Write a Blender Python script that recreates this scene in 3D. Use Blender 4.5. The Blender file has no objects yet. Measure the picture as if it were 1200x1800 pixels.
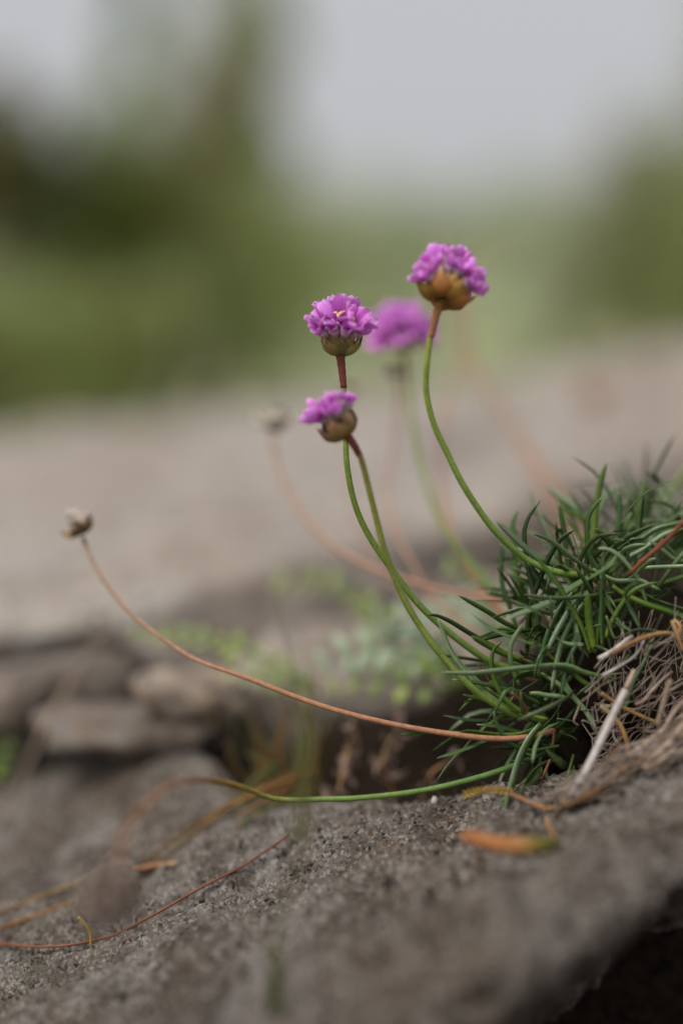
import bpy, math, random
import numpy as np
from mathutils import Vector, Matrix

random.seed(7)
rng = np.random.default_rng(11)
scene = bpy.context.scene
COL = scene.collection
S = 0.01                      # all lengths below are written in centimetres

# ------------------------------------------------------------------ camera
PITCH = math.radians(10.0)
D0 = 36.5                     # focus distance
FWD = Vector((0, math.cos(PITCH), -math.sin(PITCH)))
UPV = Vector((0, math.sin(PITCH), math.cos(PITCH)))
RGT = Vector((1, 0, 0))
CAM = Vector((0, 0, 10)) - FWD * D0
cd = bpy.data.cameras.new('camera')
cam = bpy.data.objects.new('camera', cd)
COL.objects.link(cam)
cam.location = CAM * S
cam.rotation_euler = (math.pi / 2 - PITCH, 0, 0)
cd.sensor_fit = 'VERTICAL'
cd.sensor_height = 36.0
cd.sensor_width = 24.0
cd.lens = 50.0
cd.clip_start = 0.01
cd.clip_end = 2000
cd.dof.use_dof = True
cd.dof.focus_distance = D0 * S
cd.dof.aperture_fstop = 1.75
cd.dof.aperture_blades = 0
scene.camera = cam

# ------------------------------------------------------------------ world, sun, exposure
SUN_EL, SUN_AZ = math.radians(60), math.radians(-125)     # azimuth from +Y towards +X
w = bpy.data.worlds.new('World')
scene.world = w
w.use_nodes = True
nt = w.node_tree
nt.nodes.clear()
sky = nt.nodes.new('ShaderNodeTexSky')
sky.sky_type = 'NISHITA'
sky.sun_disc = False
sky.sun_elevation = SUN_EL
sky.sun_rotation = SUN_AZ
sky.dust_density = 4.0
hs = nt.nodes.new('ShaderNodeHueSaturation')
hs.inputs['Saturation'].default_value = 0.35
mix = nt.nodes.new('ShaderNodeMixRGB')
mix.inputs['Fac'].default_value = 0.82
mix.inputs['Color2'].default_value = (4.3, 4.3, 4.5, 1)    # even overcast layer
bg = nt.nodes.new('ShaderNodeBackground')
bg.inputs['Strength'].default_value = 0.1
wo = nt.nodes.new('ShaderNodeOutputWorld')
nt.links.new(sky.outputs[0], hs.inputs['Color'])
nt.links.new(hs.outputs[0], mix.inputs['Color1'])
nt.links.new(mix.outputs[0], bg.inputs['Color'])
nt.links.new(bg.outputs[0], wo.inputs['Surface'])

sd = bpy.data.lights.new('sun', 'SUN')
sd.energy = 2.2
sd.angle = math.radians(30)
sd.color = (1.0, 0.96, 0.9)
sun = bpy.data.objects.new('sun', sd)
COL.objects.link(sun)
sdir = Vector((math.sin(SUN_AZ) * math.cos(SUN_EL), math.cos(SUN_AZ) * math.cos(SUN_EL), math.sin(SUN_EL)))
sun.rotation_euler = sdir.to_track_quat('Z', 'Y').to_euler()
sun.location = (0, 0, 3)

scene.view_settings.view_transform = 'Standard'
scene.view_settings.look = 'None'
scene.view_settings.gamma = 1.0
scene.view_settings.exposure = 0.38
scene.render.engine = 'CYCLES'
scene.cycles.use_denoising = True
scene.cycles.max_bounces = 6


# ------------------------------------------------------------------ helpers
def P(px, py, d):
    """a point at depth d (cm) along the lens axis, seen at photo position px, py"""
    k = d / 2500.0
    return CAM + FWD * d + RGT * ((px - 600) * k) + UPV * ((900 - py) * k)


def hash3(ix, iy, iz):
    n = (ix.astype(np.int64) * 374761393 + iy.astype(np.int64) * 668265263 + iz.astype(np.int64) * 2147483647 // 7)
    n = (n ^ (n >> 13)) * 1274126177
    n = n & 0x7fffffff
    n = (n ^ (n >> 16)) * 668265263 & 0x7fffffff
    return (n % 100003) / 100003.0 * 2 - 1


def vnoise(p):
    i = np.floor(p)
    f = p - i
    f = f * f * f * (f * (f * 6 - 15) + 10)
    i = i.astype(np.int64)
    r = 0
    for dx in (0, 1):
        wx = f[:, 0] if dx else 1 - f[:, 0]
        for dy in (0, 1):
            wy = f[:, 1] if dy else 1 - f[:, 1]
            for dz in (0, 1):
                wz = f[:, 2] if dz else 1 - f[:, 2]
                r = r + wx * wy * wz * hash3(i[:, 0] + dx, i[:, 1] + dy, i[:, 2] + dz)
    return r


def fbm(p, scale, octaves, gain=0.5, seed=0.0):
    a, s, r = 1.0, 1.0 / scale, 0
    for o in range(octaves):
        r = r + a * vnoise(p * s + seed + o * 17.3)
        a *= gain
        s *= 2.03
    return r


BASE = {}          # world position (cm) of each parent


def empty(name, loc, label=None, cat=None, group=None):
    o = bpy.data.objects.new(name, None)
    COL.objects.link(o)
    o.location = Vector(loc) * S
    o.empty_display_size = 0.01
    BASE[o] = Vector(loc)
    tag(o, label, cat, group)
    return o


def tag(o, label=None, cat=None, group=None, kind=None):
    if label: o['label'] = label
    if cat: o['category'] = cat
    if group: o['group'] = group
    if kind: o['kind'] = kind
    return o


def make_mesh(name, verts, faces, mat, attr=None, smooth=True):
    me = bpy.data.meshes.new(name)
    v = np.asarray(verts, dtype=np.float64) * S
    me.from_pydata(v.tolist(), [], faces if isinstance(faces, list) else faces.tolist())
    if attr is not None:
        a = me.attributes.new('tl', 'FLOAT', 'POINT')
        a.data.foreach_set('value', np.asarray(attr, dtype=np.float32))
    if smooth:
        me.polygons.foreach_set('use_smooth', [True] * len(me.polygons))
    if mat: me.materials.append(mat)
    me.update()
    return me


def link(name, me, parent=None, mat_local=None):
    o = bpy.data.objects.new(name, me)
    COL.objects.link(o)
    if parent is not None: o.parent = parent
    if mat_local is not None: o.matrix_basis = mat_local
    return o


def build(name, verts, faces, mat, parent=None, attr=None, smooth=True, origin=None):
    """verts in world cm; the object's origin is its parent's base, or `origin`"""
    b = BASE.get(parent, Vector((0, 0, 0))) if parent is not None else Vector(origin or (0, 0, 0))
    v = np.asarray([tuple(x) for x in verts]) if not isinstance(verts, np.ndarray) else verts
    v = v - np.array(b)
    o = link(name, make_mesh(name, v, faces, mat, attr, smooth), parent)
    if parent is None and origin is not None:
        o.location = Vector(origin) * S
        BASE[o] = Vector(origin)
    elif parent is not None:
        BASE[o] = b
    return o


def spline(pts, n):
    pts = [Vector(p) for p in pts]
    if len(pts) == 2:
        return [pts[0].lerp(pts[1], i / (n - 1)) for i in range(n)]
    out = []
    m = len(pts) - 1
    L = [0]
    for i in range(m): L.append(L[-1] + max((pts[i + 1] - pts[i]).length, 1e-5))
    for j in range(n):
        s = L[-1] * j / (n - 1)
        i = 0
        while i < m - 1 and s > L[i + 1]: i += 1
        t = (s - L[i]) / (L[i + 1] - L[i])
        p1, p2 = pts[i], pts[i + 1]
        p0 = pts[i - 1] if i > 0 else p1 * 2 - p2
        p3 = pts[i + 2] if i + 2 <= m else p2 * 2 - p1
        t2, t3 = t * t, t * t * t
        out.append(0.5 * ((2 * p1) + (p2 - p0) * t + (2 * p0 - 5 * p1 + 4 * p2 - p3) * t2 + (3 * p1 - p0 - 3 * p2 + p3) * t3))
    return out


GUTTER = [(-1.0, 0.55), (0.0, 0.05), (1.0, 0.55), (0.75, -0.35), (0.0, -0.85), (-0.75, -0.35)]


def sweep(pts, wid, thick, sides=6, n=14, side_dir=None, wobble=0.0, prof=None):
    """swept rod or blade; wid(t), thick(t) are half sizes (cm); returns verts, faces, t"""
    c = spline(pts, n)
    verts, tl, faces = [], [], []
    prev = None
    for i, p in enumerate(c):
        t = i / (n - 1)
        tan = (c[min(i + 1, n - 1)] - c[max(i - 1, 0)]).normalized()
        if prev is None:
            ref = side_dir if side_dir is not None else Vector((0.3, 0.2, 1))
            a = ref - tan * ref.dot(tan)
            if a.length < 1e-3: a = tan.orthogonal()
            a.normalize()
        else:
            a = (prev - tan * prev.dot(tan)).normalized()
        prev = a
        b = tan.cross(a)
        wv, th = wid(t), thick(t)
        if wobble:
            f = 1 + wobble * math.sin(i * 2.1 + p.x * 5)
            wv *= f; th *= f
        for k in range(sides):
            if prof:
                cx, cy = prof[k]
            else:
                an = 2 * math.pi * k / sides
                cx, cy = math.cos(an), math.sin(an)
            verts.append(p + a * (cx * wv) + b * (cy * th))
            tl.append(t)
    for i in range(n - 1):
        for k in range(sides):
            k2 = (k + 1) % sides
            faces.append((i * sides + k, i * sides + k2, (i + 1) * sides + k2, (i + 1) * sides + k))
    faces.append(tuple(range(sides))[::-1])
    faces.append(tuple((n - 1) * sides + k for k in range(sides)))
    return verts, faces, tl


def rod(name, pts, r0, r1, mat, parent=None, n=24, sides=8, origin=None, wobble=0.0):
    v, f, t = sweep(pts, lambda t: r0 + (r1 - r0) * t, lambda t: r0 + (r1 - r0) * t, sides, n, wobble=wobble)
    return build(name, v, f, mat, parent, t, origin=origin)


# ------------------------------------------------------------------ materials
MATS = {}


class NB:
    def __init__(self, name):
        self.m = bpy.data.materials.new(name)
        self.m.use_nodes = True
        self.t = self.m.node_tree
        self.t.nodes.clear()
        self.out = self.n('ShaderNodeOutputMaterial')
        MATS[name] = self.m

    def n(self, typ, **kw):
        x = self.t.nodes.new(typ)
        for k, v in kw.items():
            if k in x.bl_rna.properties: setattr(x, k, v)
            else: x.inputs[k].default_value = v
        return x

    def l(self, a, b): self.t.links.new(a, b)

    def ramp(self, fac, stops, interp='LINEAR'):
        r = self.n('ShaderNodeValToRGB')
        r.color_ramp.interpolation = interp
        e = r.color_ramp.elements
        while len(e) > 1: e.remove(e[-1])
        e[0].position = stops[0][0]; e[0].color = (*stops[0][1], 1)
        for p, c in stops[1:]:
            q = e.new(p); q.color = (*c, 1)
        self.l(fac, r.inputs[0])
        return r.outputs[0]

    def mix(self, fac, a, b, blend='MIX'):
        x = self.n('ShaderNodeMixRGB', blend_type=blend)
        for i, v in ((0, fac), (1, a), (2, b)):
            if isinstance(v, (int, float)): x.inputs[i].default_value = v
            elif isinstance(v, tuple): x.inputs[i].default_value = (*v, 1)
            else: self.l(v, x.inputs[i])
        return x.outputs[0]

    def coord(self):
        return self.n('ShaderNodeTexCoord').outputs['Object']

    def noise(self, vec, scale, detail=4, rough=0.55):
        x = self.n('ShaderNodeTexNoise', Scale=scale, Detail=detail, Roughness=rough)
        self.l(vec, x.inputs['Vector'])
        return x.outputs['Fac']

    def vary(self, color, hue=0.02, val=0.4):
        oi = self.n('ShaderNodeObjectInfo')
        h = self.n('ShaderNodeHueSaturation')
        mr = self.n('ShaderNodeMapRange'); mr.inputs['To Min'].default_value = 0.5 - hue; mr.inputs['To Max'].default_value = 0.5 + hue
        mv = self.n('ShaderNodeMapRange'); mv.inputs['To Min'].default_value = 1 - val; mv.inputs['To Max'].default_value = 1 + val
        wn = self.n('ShaderNodeTexWhiteNoise', noise_dimensions='1D')
        self.l(oi.outputs['Random'], mr.inputs['Value'])
        self.l(oi.outputs['Random'], wn.inputs['W'])
        self.l(wn.outputs['Value'], mv.inputs['Value'])
        self.l(mr.outputs[0], h.inputs['Hue']); self.l(mv.outputs[0], h.inputs['Value'])
        self.l(color, h.inputs['Color'])
        return h.outputs[0]

    def finish(self, color, rough=0.6, bump=None, bstr=0.4, bdist=0.0003, spec=0.3, trans=0.0):
        p = self.n('ShaderNodeBsdfPrincipled', Roughness=rough)
        p.inputs['Specular IOR Level'].default_value = spec
        if isinstance(color, tuple): p.inputs['Base Color'].default_value = (*color, 1)
        else: self.l(color, p.inputs['Base Color'])
        if bump is not None:
            b = self.n('ShaderNodeBump', Strength=bstr, Distance=bdist)
            self.l(bump, b.inputs['Height'])
            self.l(b.outputs[0], p.inputs['Normal'])
        sh = p.outputs[0]
        if trans > 0:
            tr = self.n('ShaderNodeBsdfTranslucent')
            if isinstance(color, tuple): tr.inputs[0].default_value = (*color, 1)
            else: self.l(color, tr.inputs[0])
            ms = self.n('ShaderNodeMixShader'); ms.inputs[0].default_value = trans
            self.l(sh, ms.inputs[1]); self.l(tr.outputs[0], ms.inputs[2])
            sh = ms.outputs[0]
        self.l(sh, self.out.inputs['Surface'])
        return self.m

    def tl(self):
        a = self.n('ShaderNodeAttribute', attribute_name='tl')
        return a.outputs['Fac']


def granite(name, base, warm, dark, light, grain, lichen, patch_scale):
    b = NB(name)
    co = b.coord()
    big = b.noise(co, patch_scale, 5, 0.6)
    c = b.mix(b.ramp(big, [(0.38, (0, 0, 0)), (0.62, (1, 1, 1))]), base, warm)
    # mineral grains
    wn = b.n('ShaderNodeTexNoise', Scale=grain * 0.7, Detail=2)
    b.l(co, wn.inputs['Vector'])
    warp = b.mix(0.0012, co, wn.outputs['Color'], 'ADD')
    v = b.n('ShaderNodeTexVoronoi', Scale=grain, Randomness=1.0)
    b.l(warp, v.inputs['Vector'])
    sep = b.n('ShaderNodeSeparateColor')
    b.l(v.outputs['Color'], sep.inputs[0])
    c = b.mix(b.ramp(sep.outputs[0], [(0.60, (0, 0, 0)), (0.75, (0.6, 0.6, 0.6))]), c, light)
    c = b.mix(b.ramp(sep.outputs[1], [(0.70, (0, 0, 0)), (0.76, (0.6, 0.6, 0.6))]), c, (warm[0] * 1.05, warm[1] * 0.82, warm[2] * 0.6))
    cl = b.noise(co, grain * 0.12, 3, 0.6)
    dk = b.mix(1.0, b.ramp(sep.outputs[2], [(0.62, (0, 0, 0)), (0.8, (0.9, 0.9, 0.9))]), b.ramp(cl, [(0.42, (0.1, 0.1, 0.1)), (0.6, (1, 1, 1))]), 'MULTIPLY')
    c = b.mix(dk, c, dark)
    fine = b.noise(co, grain * 2.5, 3, 0.7)
    c = b.mix(0.6, c, b.ramp(fine, [(0.25, (0.35, 0.35, 0.35)), (0.75, (1.35, 1.35, 1.35))]), 'MULTIPLY')
    # weathering stains
    st = b.noise(co, patch_scale * 2.3, 6, 0.65)
    c = b.mix(b.ramp(st, [(0.50, (0, 0, 0)), (0.66, (0.75, 0.75, 0.75))]), c, lichen)
    h = b.mix(0.5, fine, b.noise(co, grain * 0.5, 5, 0.6))
    return b.finish(c, 0.85, h, 0.9, 0.0009, 0.2)


M_SLAB = granite('granite_near_shaded', (0.205, 0.187, 0.172), (0.105, 0.08, 0.06), (0.005, 0.005, 0.006), (0.36, 0.33, 0.295), 1100, (0.055, 0.043, 0.033), 34)  # darker than the far granite: foreground shade is put into the colour
M_ROCK = granite('granite_far', (0.375, 0.355, 0.335), (0.33, 0.285, 0.245), (0.11, 0.10, 0.09), (0.47, 0.44, 0.41), 420, (0.19, 0.15, 0.12), 7)


M_STONE = granite('granite_shelf', (0.17, 0.15, 0.135), (0.19, 0.155, 0.125), (0.05, 0.045, 0.04), (0.27, 0.24, 0.22), 420, (0.09, 0.07, 0.055), 16)
M_TANSTONE = granite('tan_stone', (0.33, 0.27, 0.22), (0.36, 0.29, 0.23), (0.10, 0.09, 0.085), (0.42, 0.37, 0.32), 420, (0.22, 0.17, 0.13), 16)


def simple(name, c0, c1, scale, rough=0.7, trans=0.0, vary=None, bump=0.3, spec=0.3):
    b = NB(name)
    n = b.noise(b.coord(), scale, 5, 0.6)
    c = b.ramp(n, [(0.3, c0), (0.7, c1)])
    if vary: c = b.vary(c, *vary)
    return b.finish(c, rough, n, bump, 0.0002, spec, trans)


def along(name, stops, rough=0.5, scale=600, vary=None, trans=0.0, spec=0.35, mott=0.5):
    b = NB(name)
    c = b.ramp(b.tl(), stops)
    n = b.noise(b.coord(), scale, 4, 0.6)
    c = b.mix(mott, c, b.ramp(n, [(0.3, (0.5, 0.5, 0.5)), (0.7, (1.4, 1.4, 1.4))]), 'MULTIPLY')
    if vary: c = b.vary(c, *vary)
    return b.finish(c, rough, n, 0.35, 0.0001, spec, trans)


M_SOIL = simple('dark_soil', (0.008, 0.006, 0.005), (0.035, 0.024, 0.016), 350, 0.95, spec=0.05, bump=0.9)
M_LEAF = along('thrift_leaf', [(0, (0.10, 0.15, 0.025)), (0.12, (0.052, 0.10, 0.022)), (0.75, (0.045, 0.092, 0.024)), (0.95, (0.06, 0.11, 0.03)), (1, (0.2, 0.19, 0.08))], 0.36, 700, (0.015, 0.45), 0.08, 0.5, 0.35)
M_PALE = along('thrift_leaf_pale', [(0, (0.11, 0.18, 0.04)), (0.5, (0.13, 0.20, 0.085)), (1, (0.20, 0.27, 0.14))], 0.34, 700, (0.012, 0.25), 0.08, 0.55, 0.35)
M_BRIGHT = along('thrift_leaf_bright', [(0, (0.19, 0.26, 0.03)), (0.5, (0.085, 0.16, 0.018)), (1, (0.075, 0.14, 0.02))], 0.42, 700, (0.012, 0.2), 0.2, 0.4, 0.35)
M_STEM = along('green_scape', [(0, (0.19, 0.28, 0.06)), (0.3, (0.16, 0.25, 0.05)), (0.75, (0.19, 0.27, 0.035)), (1, (0.26, 0.26, 0.04))], 0.5, 900, None, 0.05)
M_OLIVE = along('olive_scape', [(0, (0.16, 0.25, 0.05)), (0.55, (0.19, 0.25, 0.045)), (0.85, (0.24, 0.23, 0.035)), (1, (0.24, 0.12, 0.05))], 0.5, 900, None, 0.05)
M_SHEATH = along('red_sheath', [(0, (0.20, 0.05, 0.03)), (1, (0.15, 0.03, 0.03))], 0.6, 500)
M_SHEATHB = along('brown_sheath', [(0, (0.28, 0.12, 0.03)), (1, (0.40, 0.17, 0.09))], 0.6, 500)
M_DRY = along('dry_scape', [(0, (0.36, 0.17, 0.10)), (0.5, (0.40, 0.20, 0.11)), (1, (0.36, 0.25, 0.18))], 0.7, 700, None, 0.0, 0.15)
M_DRYPINK = along('dry_scape_pink', [(0, (0.42, 0.22, 0.14)), (1, (0.47, 0.30, 0.22))], 0.7, 700, None, 0.0, 0.15)
M_REDSTEM = along('red_twig', [(0, (0.16, 0.045, 0.025)), (1, (0.22, 0.08, 0.03))], 0.5, 500)
M_TURN = along('turning_scape', [(0, (0.10, 0.20, 0.05)), (0.40, (0.16, 0.24, 0.05)), (0.56, (0.24, 0.15, 0.03)), (0.66, (0.26, 0.10, 0.035)), (1, (0.26, 0.13, 0.075))], 0.5, 700)
M_STRAW = along('straw', [(0, (0.26, 0.18, 0.13)), (0.5, (0.36, 0.28, 0.22)), (1, (0.28, 0.20, 0.14))], 0.75, 500, (0.01, 0.3), 0.0, 0.2)
M_SILVER = along('silvery_straw', [(0, (0.50, 0.46, 0.43)), (1, (0.46, 0.40, 0.37))], 0.7, 500, None, 0.0, 0.25)
M_BROWN = along('brown_straw', [(0, (0.20, 0.10, 0.045)), (0.6, (0.36, 0.18, 0.07)), (1, (0.40, 0.28, 0.12))], 0.65, 500, (0.015, 0.25))
M_FIBRE = simple('root_fibre', (0.13, 0.085, 0.055), (0.40, 0.33, 0.28), 160, 0.85, spec=0.1)
M_GRASSB = along('brown_grass', [(0, (0.11, 0.045, 0.015)), (0.5, (0.27, 0.12, 0.03)), (1, (0.22, 0.14, 0.04))], 0.6, 500, (0.02, 0.3), 0.15)
M_GRASSG = along('olive_grass', [(0, (0.10, 0.12, 0.03)), (0.6, (0.13, 0.16, 0.05)), (1, (0.20, 0.19, 0.08))], 0.6, 500, (0.02, 0.3), 0.2)
M_SPIKE = simple('grass_spike', (0.16, 0.16, 0.05), (0.24, 0.22, 0.09), 300, 0.7, 0.25)
M_WEED = simple('weed_leaf', (0.24, 0.34, 0.08), (0.36, 0.46, 0.15), 200, 0.55, 0.2, (0.02, 0.3))
M_WEEDG = simple('grey_weed_leaf', (0.26, 0.34, 0.22), (0.38, 0.46, 0.32), 200, 0.55, 0.15, (0.015, 0.25))
M_WITHER = simple('withered', (0.09, 0.058, 0.042), (0.26, 0.19, 0.15), 220, 0.85, 0.0, (0.015, 0.4), spec=0.1)
M_BRACT = along('bract_green_brown', [(0, (0.15, 0.10, 0.035)), (0.45, (0.23, 0.19, 0.06)), (0.85, (0.24, 0.13, 0.05)), (1, (0.45, 0.33, 0.22))], 0.55, 500, (0.03, 0.3), 0.1)
M_BRACTB = along('bract_orange_brown', [(0, (0.16, 0.06, 0.015)), (0.5, (0.42, 0.19, 0.04)), (0.9, (0.40, 0.21, 0.08)), (1, (0.55, 0.40, 0.25))], 0.5, 500, (0.02, 0.3), 0.12)
M_BRACTR = along('bract_red_brown', [(0, (0.15, 0.05, 0.025)), (0.5, (0.26, 0.17, 0.06)), (0.9, (0.30, 0.15, 0.09)), (1, (0.5, 0.36, 0.28))], 0.5, 500, (0.02, 0.3), 0.1)
M_PAPER = along('papery_bract', [(0, (0.36, 0.26, 0.16)), (0.5, (0.66, 0.58, 0.50)), (1, (0.78, 0.72, 0.66))], 0.7, 400, (0.01, 0.25), 0.35, 0.2)
M_FUZZ = along('greybrown_bract', [(0, (0.14, 0.09, 0.06)), (0.6, (0.28, 0.21, 0.17)), (1, (0.42, 0.35, 0.30))], 0.8, 400, (0.01, 0.3), 0.2, 0.1)
M_DARKB = along('dark_dry_bract', [(0, (0.10, 0.055, 0.02)), (1, (0.24, 0.14, 0.06))], 0.7, 400, (0.01, 0.3))
M_CALYX = along('calyx', [(0, (0.42, 0.30, 0.20)), (0.45, (0.62, 0.50, 0.46)), (1, (0.62, 0.36, 0.55))], 0.6, 800, (0.01, 0.15), 0.25)
M_ANTHER = simple('anther', (0.75, 0.58, 0.25), (0.85, 0.70, 0.36), 900, 0.6)
M_YELLOWF = simple('yellow_sprig', (0.45, 0.26, 0.03), (0.55, 0.38, 0.06), 300, 0.6, 0.1)
M_ORANGE = along('orange_leaf', [(0, (0.16, 0.20, 0.03)), (0.3, (0.30, 0.25, 0.05)), (0.5, (0.45, 0.19, 0.05)), (1, (0.46, 0.17, 0.06))], 0.6, 300, None, 0.15)
M_MOSS = simple('moss', (0.03, 0.045, 0.012), (0.08, 0.10, 0.03), 500, 0.9, 0.1, spec=0.1)
M_PEBBLE = simple('pale_pebble', (0.42, 0.39, 0.36), (0.62, 0.58, 0.55), 400, 0.6)
M_GRASSFIELD = simple('meadow', (0.22, 0.25, 0.12), (0.34, 0.36, 0.21), 0.9, 0.95, spec=0.05)
M_BUSHD = simple('bush_dark', (0.08, 0.105, 0.014), (0.15, 0.18, 0.03), 6, 0.6, 0.45)
M_BUSHM = simple('bush_mid', (0.27, 0.31, 0.11), (0.41, 0.45, 0.20), 5, 0.6, 0.5)
M_BUSHP = simple('bush_pale', (0.44, 0.49, 0.30), (0.56, 0.60, 0.42), 5, 0.6, 0.5)
M_BUSHR = simple('bush_rust', (0.16, 0.09, 0.03), (0.26, 0.16, 0.06), 6, 0.7, 0.3)
M_TREE = simple('young_tree_leaf', (0.32, 0.42, 0.18), (0.44, 0.54, 0.26), 5, 0.6, 0.5)
M_BUSHL = simple('bush_light', (0.33, 0.38, 0.13), (0.47, 0.51, 0.24), 5, 0.6, 0.5)
M_BARK = simple('bark', (0.06, 0.045, 0.035), (0.14, 0.11, 0.085), 40, 0.9)


def petal_mat():
    b = NB('petal')
    co = b.coord()
    sx = b.n('ShaderNodeSeparateXYZ')
    b.l(co, sx.inputs[0])
    base = b.ramp(b.tl(), [(0, (0.58, 0.14, 0.55)), (0.22, (0.72, 0.18, 0.70)), (0.45, (0.88, 0.32, 0.87)), (0.7, (0.93, 0.40, 0.93)), (1, (0.96, 0.58, 0.97))])
    mx = b.n('ShaderNodeMath', operation='MULTIPLY'); mx.inputs[1].default_value = 9000
    b.l(sx.outputs[0], mx.inputs[0])
    sn = b.n('ShaderNodeMath', operation='SINE'); b.l(mx.outputs[0], sn.inputs[0])
    vein = b.ramp(sn.outputs[0], [(0.70, (1, 1, 1)), (1, (0.72, 0.5, 0.74))])
    c = b.mix(0.7, base, vein, 'MULTIPLY')
    c = b.vary(c, 0.012, 0.12)
    return b.finish(c, 0.55, None, 0, 0, 0.2, 0.5)


M_PETAL = petal_mat()

# ------------------------------------------------------------------ terrain: ground, slab, outcrop, soil
def grid_faces(nu, nv):
    i = np.arange(nu - 1)[:, None] * nv + np.arange(nv - 1)[None, :]
    i = i.ravel()
    return np.stack([i, i + 1, i + nv + 1, i + nv], 1)


def grid_normals(p):
    du = np.gradient(p, axis=0)
    dv = np.gradient(p, axis=1)
    n = np.cross(du, dv)
    n /= np.linalg.norm(n, axis=2, keepdims=True) + 1e-9
    return n


def smooth_step(a, b, x):
    t = np.clip((x - a) / (b - a), 0, 1)
    return t * t * (3 - 2 * t)


# meadow sheet to the horizon
gx = np.concatenate([-np.geomspace(40000, 50, 30), np.linspace(-45, 45, 19), np.geomspace(50, 40000, 30)])
gy = np.concatenate([-np.geomspace(40000, 80, 24), np.linspace(-75, 75, 21), np.geomspace(80, 40000, 40)])
X, Y = np.meshgrid(gx, gy, indexing='ij')
pp = np.stack([X, Y, np.zeros_like(X)], 2).reshape(-1, 3)
Z = -26 + 3 * fbm(pp, 90, 3, 0.5, 3.1)
pp[:, 2] = Z
tag(build('ground', pp, grid_faces(len(gx), len(gy)), M_GRASSFIELD), kind='structure')


def slab_z(x, y):
    k = np.clip((2.0 - x) / 6.0, 0, 1)
    return 1.34 + 0.358 * x + (0.06 + 0.17 * k * (np.asarray(y) > -1.5)) * (y + 1.5)


def interp(x, xs, ys):
    return np.interp(x, xs, ys)


def slab_back(x):
    return interp(x, [-20, -14, -7.5, -5.5, -3, 0, 2.5, 5, 9, 14, 20], [11, 10.5, 9, 7.5, 4.2, 1.7, 0.3, -0.8, 0.2, 1.5, 3])


def slab_front(x):
    return interp(x, [-20, -6, -2, 0.6, 2, 5, 8, 20], [-17, -15.5, -13.2, -10.6, -9.4, -7.3, -6.2, -5])


def slab_top(x, y):
    """undisplaced height of the slab incl. rounded front and back edges"""
    return slab_z(x, y)


xs = np.concatenate([np.linspace(-20, -10.5, 60, endpoint=False), np.linspace(-10.5, 9.5, 420, endpoint=False), np.linspace(9.5, 20, 60)])
vt = np.concatenate([np.linspace(0, 0.16, 40, endpoint=False), np.linspace(0.16, 0.9, 420, endpoint=False), np.linspace(0.9, 1, 36)])
Xs, V = np.meshgrid(xs, vt, indexing='ij')
yf, yb = slab_front(Xs), slab_back(Xs)
wv_ = np.stack([xs, xs * 0, xs * 0], 1)
yf = yf + (0.55 * fbm(wv_, 2.6, 4, 0.55, 6.0))[:, None]
# v 0..0.16 front face (undercut) | 0.16..0.9 top | 0.9..1 back face
tf = np.clip(V / 0.16, 0, 1)
tt = np.clip((V - 0.16) / 0.74, 0, 1)
tb = np.clip((V - 0.9) / 0.1, 0, 1)
Yt = yf + (yb - yf) * tt
edge = 1.5
lo_f = np.clip(1 - (Yt - yf) / edge, 0, 1)
lo_b = np.clip(1 - (yb - Yt) / 0.9, 0, 1)
Zt = slab_z(Xs, Yt) - edge * 0.75 * (1 - np.sqrt(1 - np.minimum(lo_f, 0.999) ** 2)) - 0.6 * (1 - np.sqrt(1 - np.minimum(lo_b, 0.999) ** 2))
ang = (1 - tf)
Yt = np.where(V < 0.16, yf + 7.0 * ang ** 0.8, Yt)
Zt = np.where(V < 0.16, slab_z(Xs, yf) - edge * 0.75 - 8.0 * ang, Zt)
Yt = np.where(V > 0.9, yb + 0.15 * np.sin(np.pi * tb), Yt)
Zt = np.where(V > 0.9, slab_z(Xs, yb) - 0.6 - 4.0 * tb, Zt)
p = np.stack([Xs, Yt, Zt], 2)
nrm = grid_normals(p)
q = p.reshape(-1, 3)
disp = (0.24 + 0.2 * smooth_step(-3, -7, q[:, 1])) * fbm(q * np.array([1, 1.4, 1]), 3.6, 3, 0.55, 1.7) + 0.15 * fbm(q, 1.3, 3, 0.55, 5.0)
ridge = 1 - np.abs(fbm(q * np.array([0.55, 1.3, 1.0]), 0.9, 3, 0.5, 9.0))
disp += 0.10 * (ridge - 0.7)
f2 = fbm(q, 0.32, 4, 0.62, 12.0)
pits = np.clip(-fbm(q * np.array([0.8, 1.1, 1]), 0.42, 2, 0.5, 31.0) - 0.45, 0, 1)
disp += 0.085 * f2 - 0.42 * pits
disp = disp * np.clip(1.0 - 0.35 * smooth_step(0.0, 3.0, q[:, 1]), 0.4, 1)
q = q + nrm.reshape(-1, 3) * disp[:, None]
tag(build('rock_slab', q, grid_faces(len(xs), len(vt)), M_SLAB), kind='structure')
SLABQ = q.reshape(len(xs), len(vt), 3)


def slab_at(x, y):
    """height of the built slab surface near x, y"""
    i = int(np.clip(np.searchsorted(xs, x), 0, len(xs) - 1))
    row = SLABQ[i, 45:455]
    j = int(np.argmin(np.abs(row[:, 1] - y)))
    return float(row[j, 2])


def on_slab(px, py, lift=0.05, default=36.5):
    d = 27.0
    while d < 47:
        p_ = P(px, py, d)
        if p_.z <= slab_at(p_.x, p_.y): return d - lift
        d += 0.05
    return default


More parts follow.
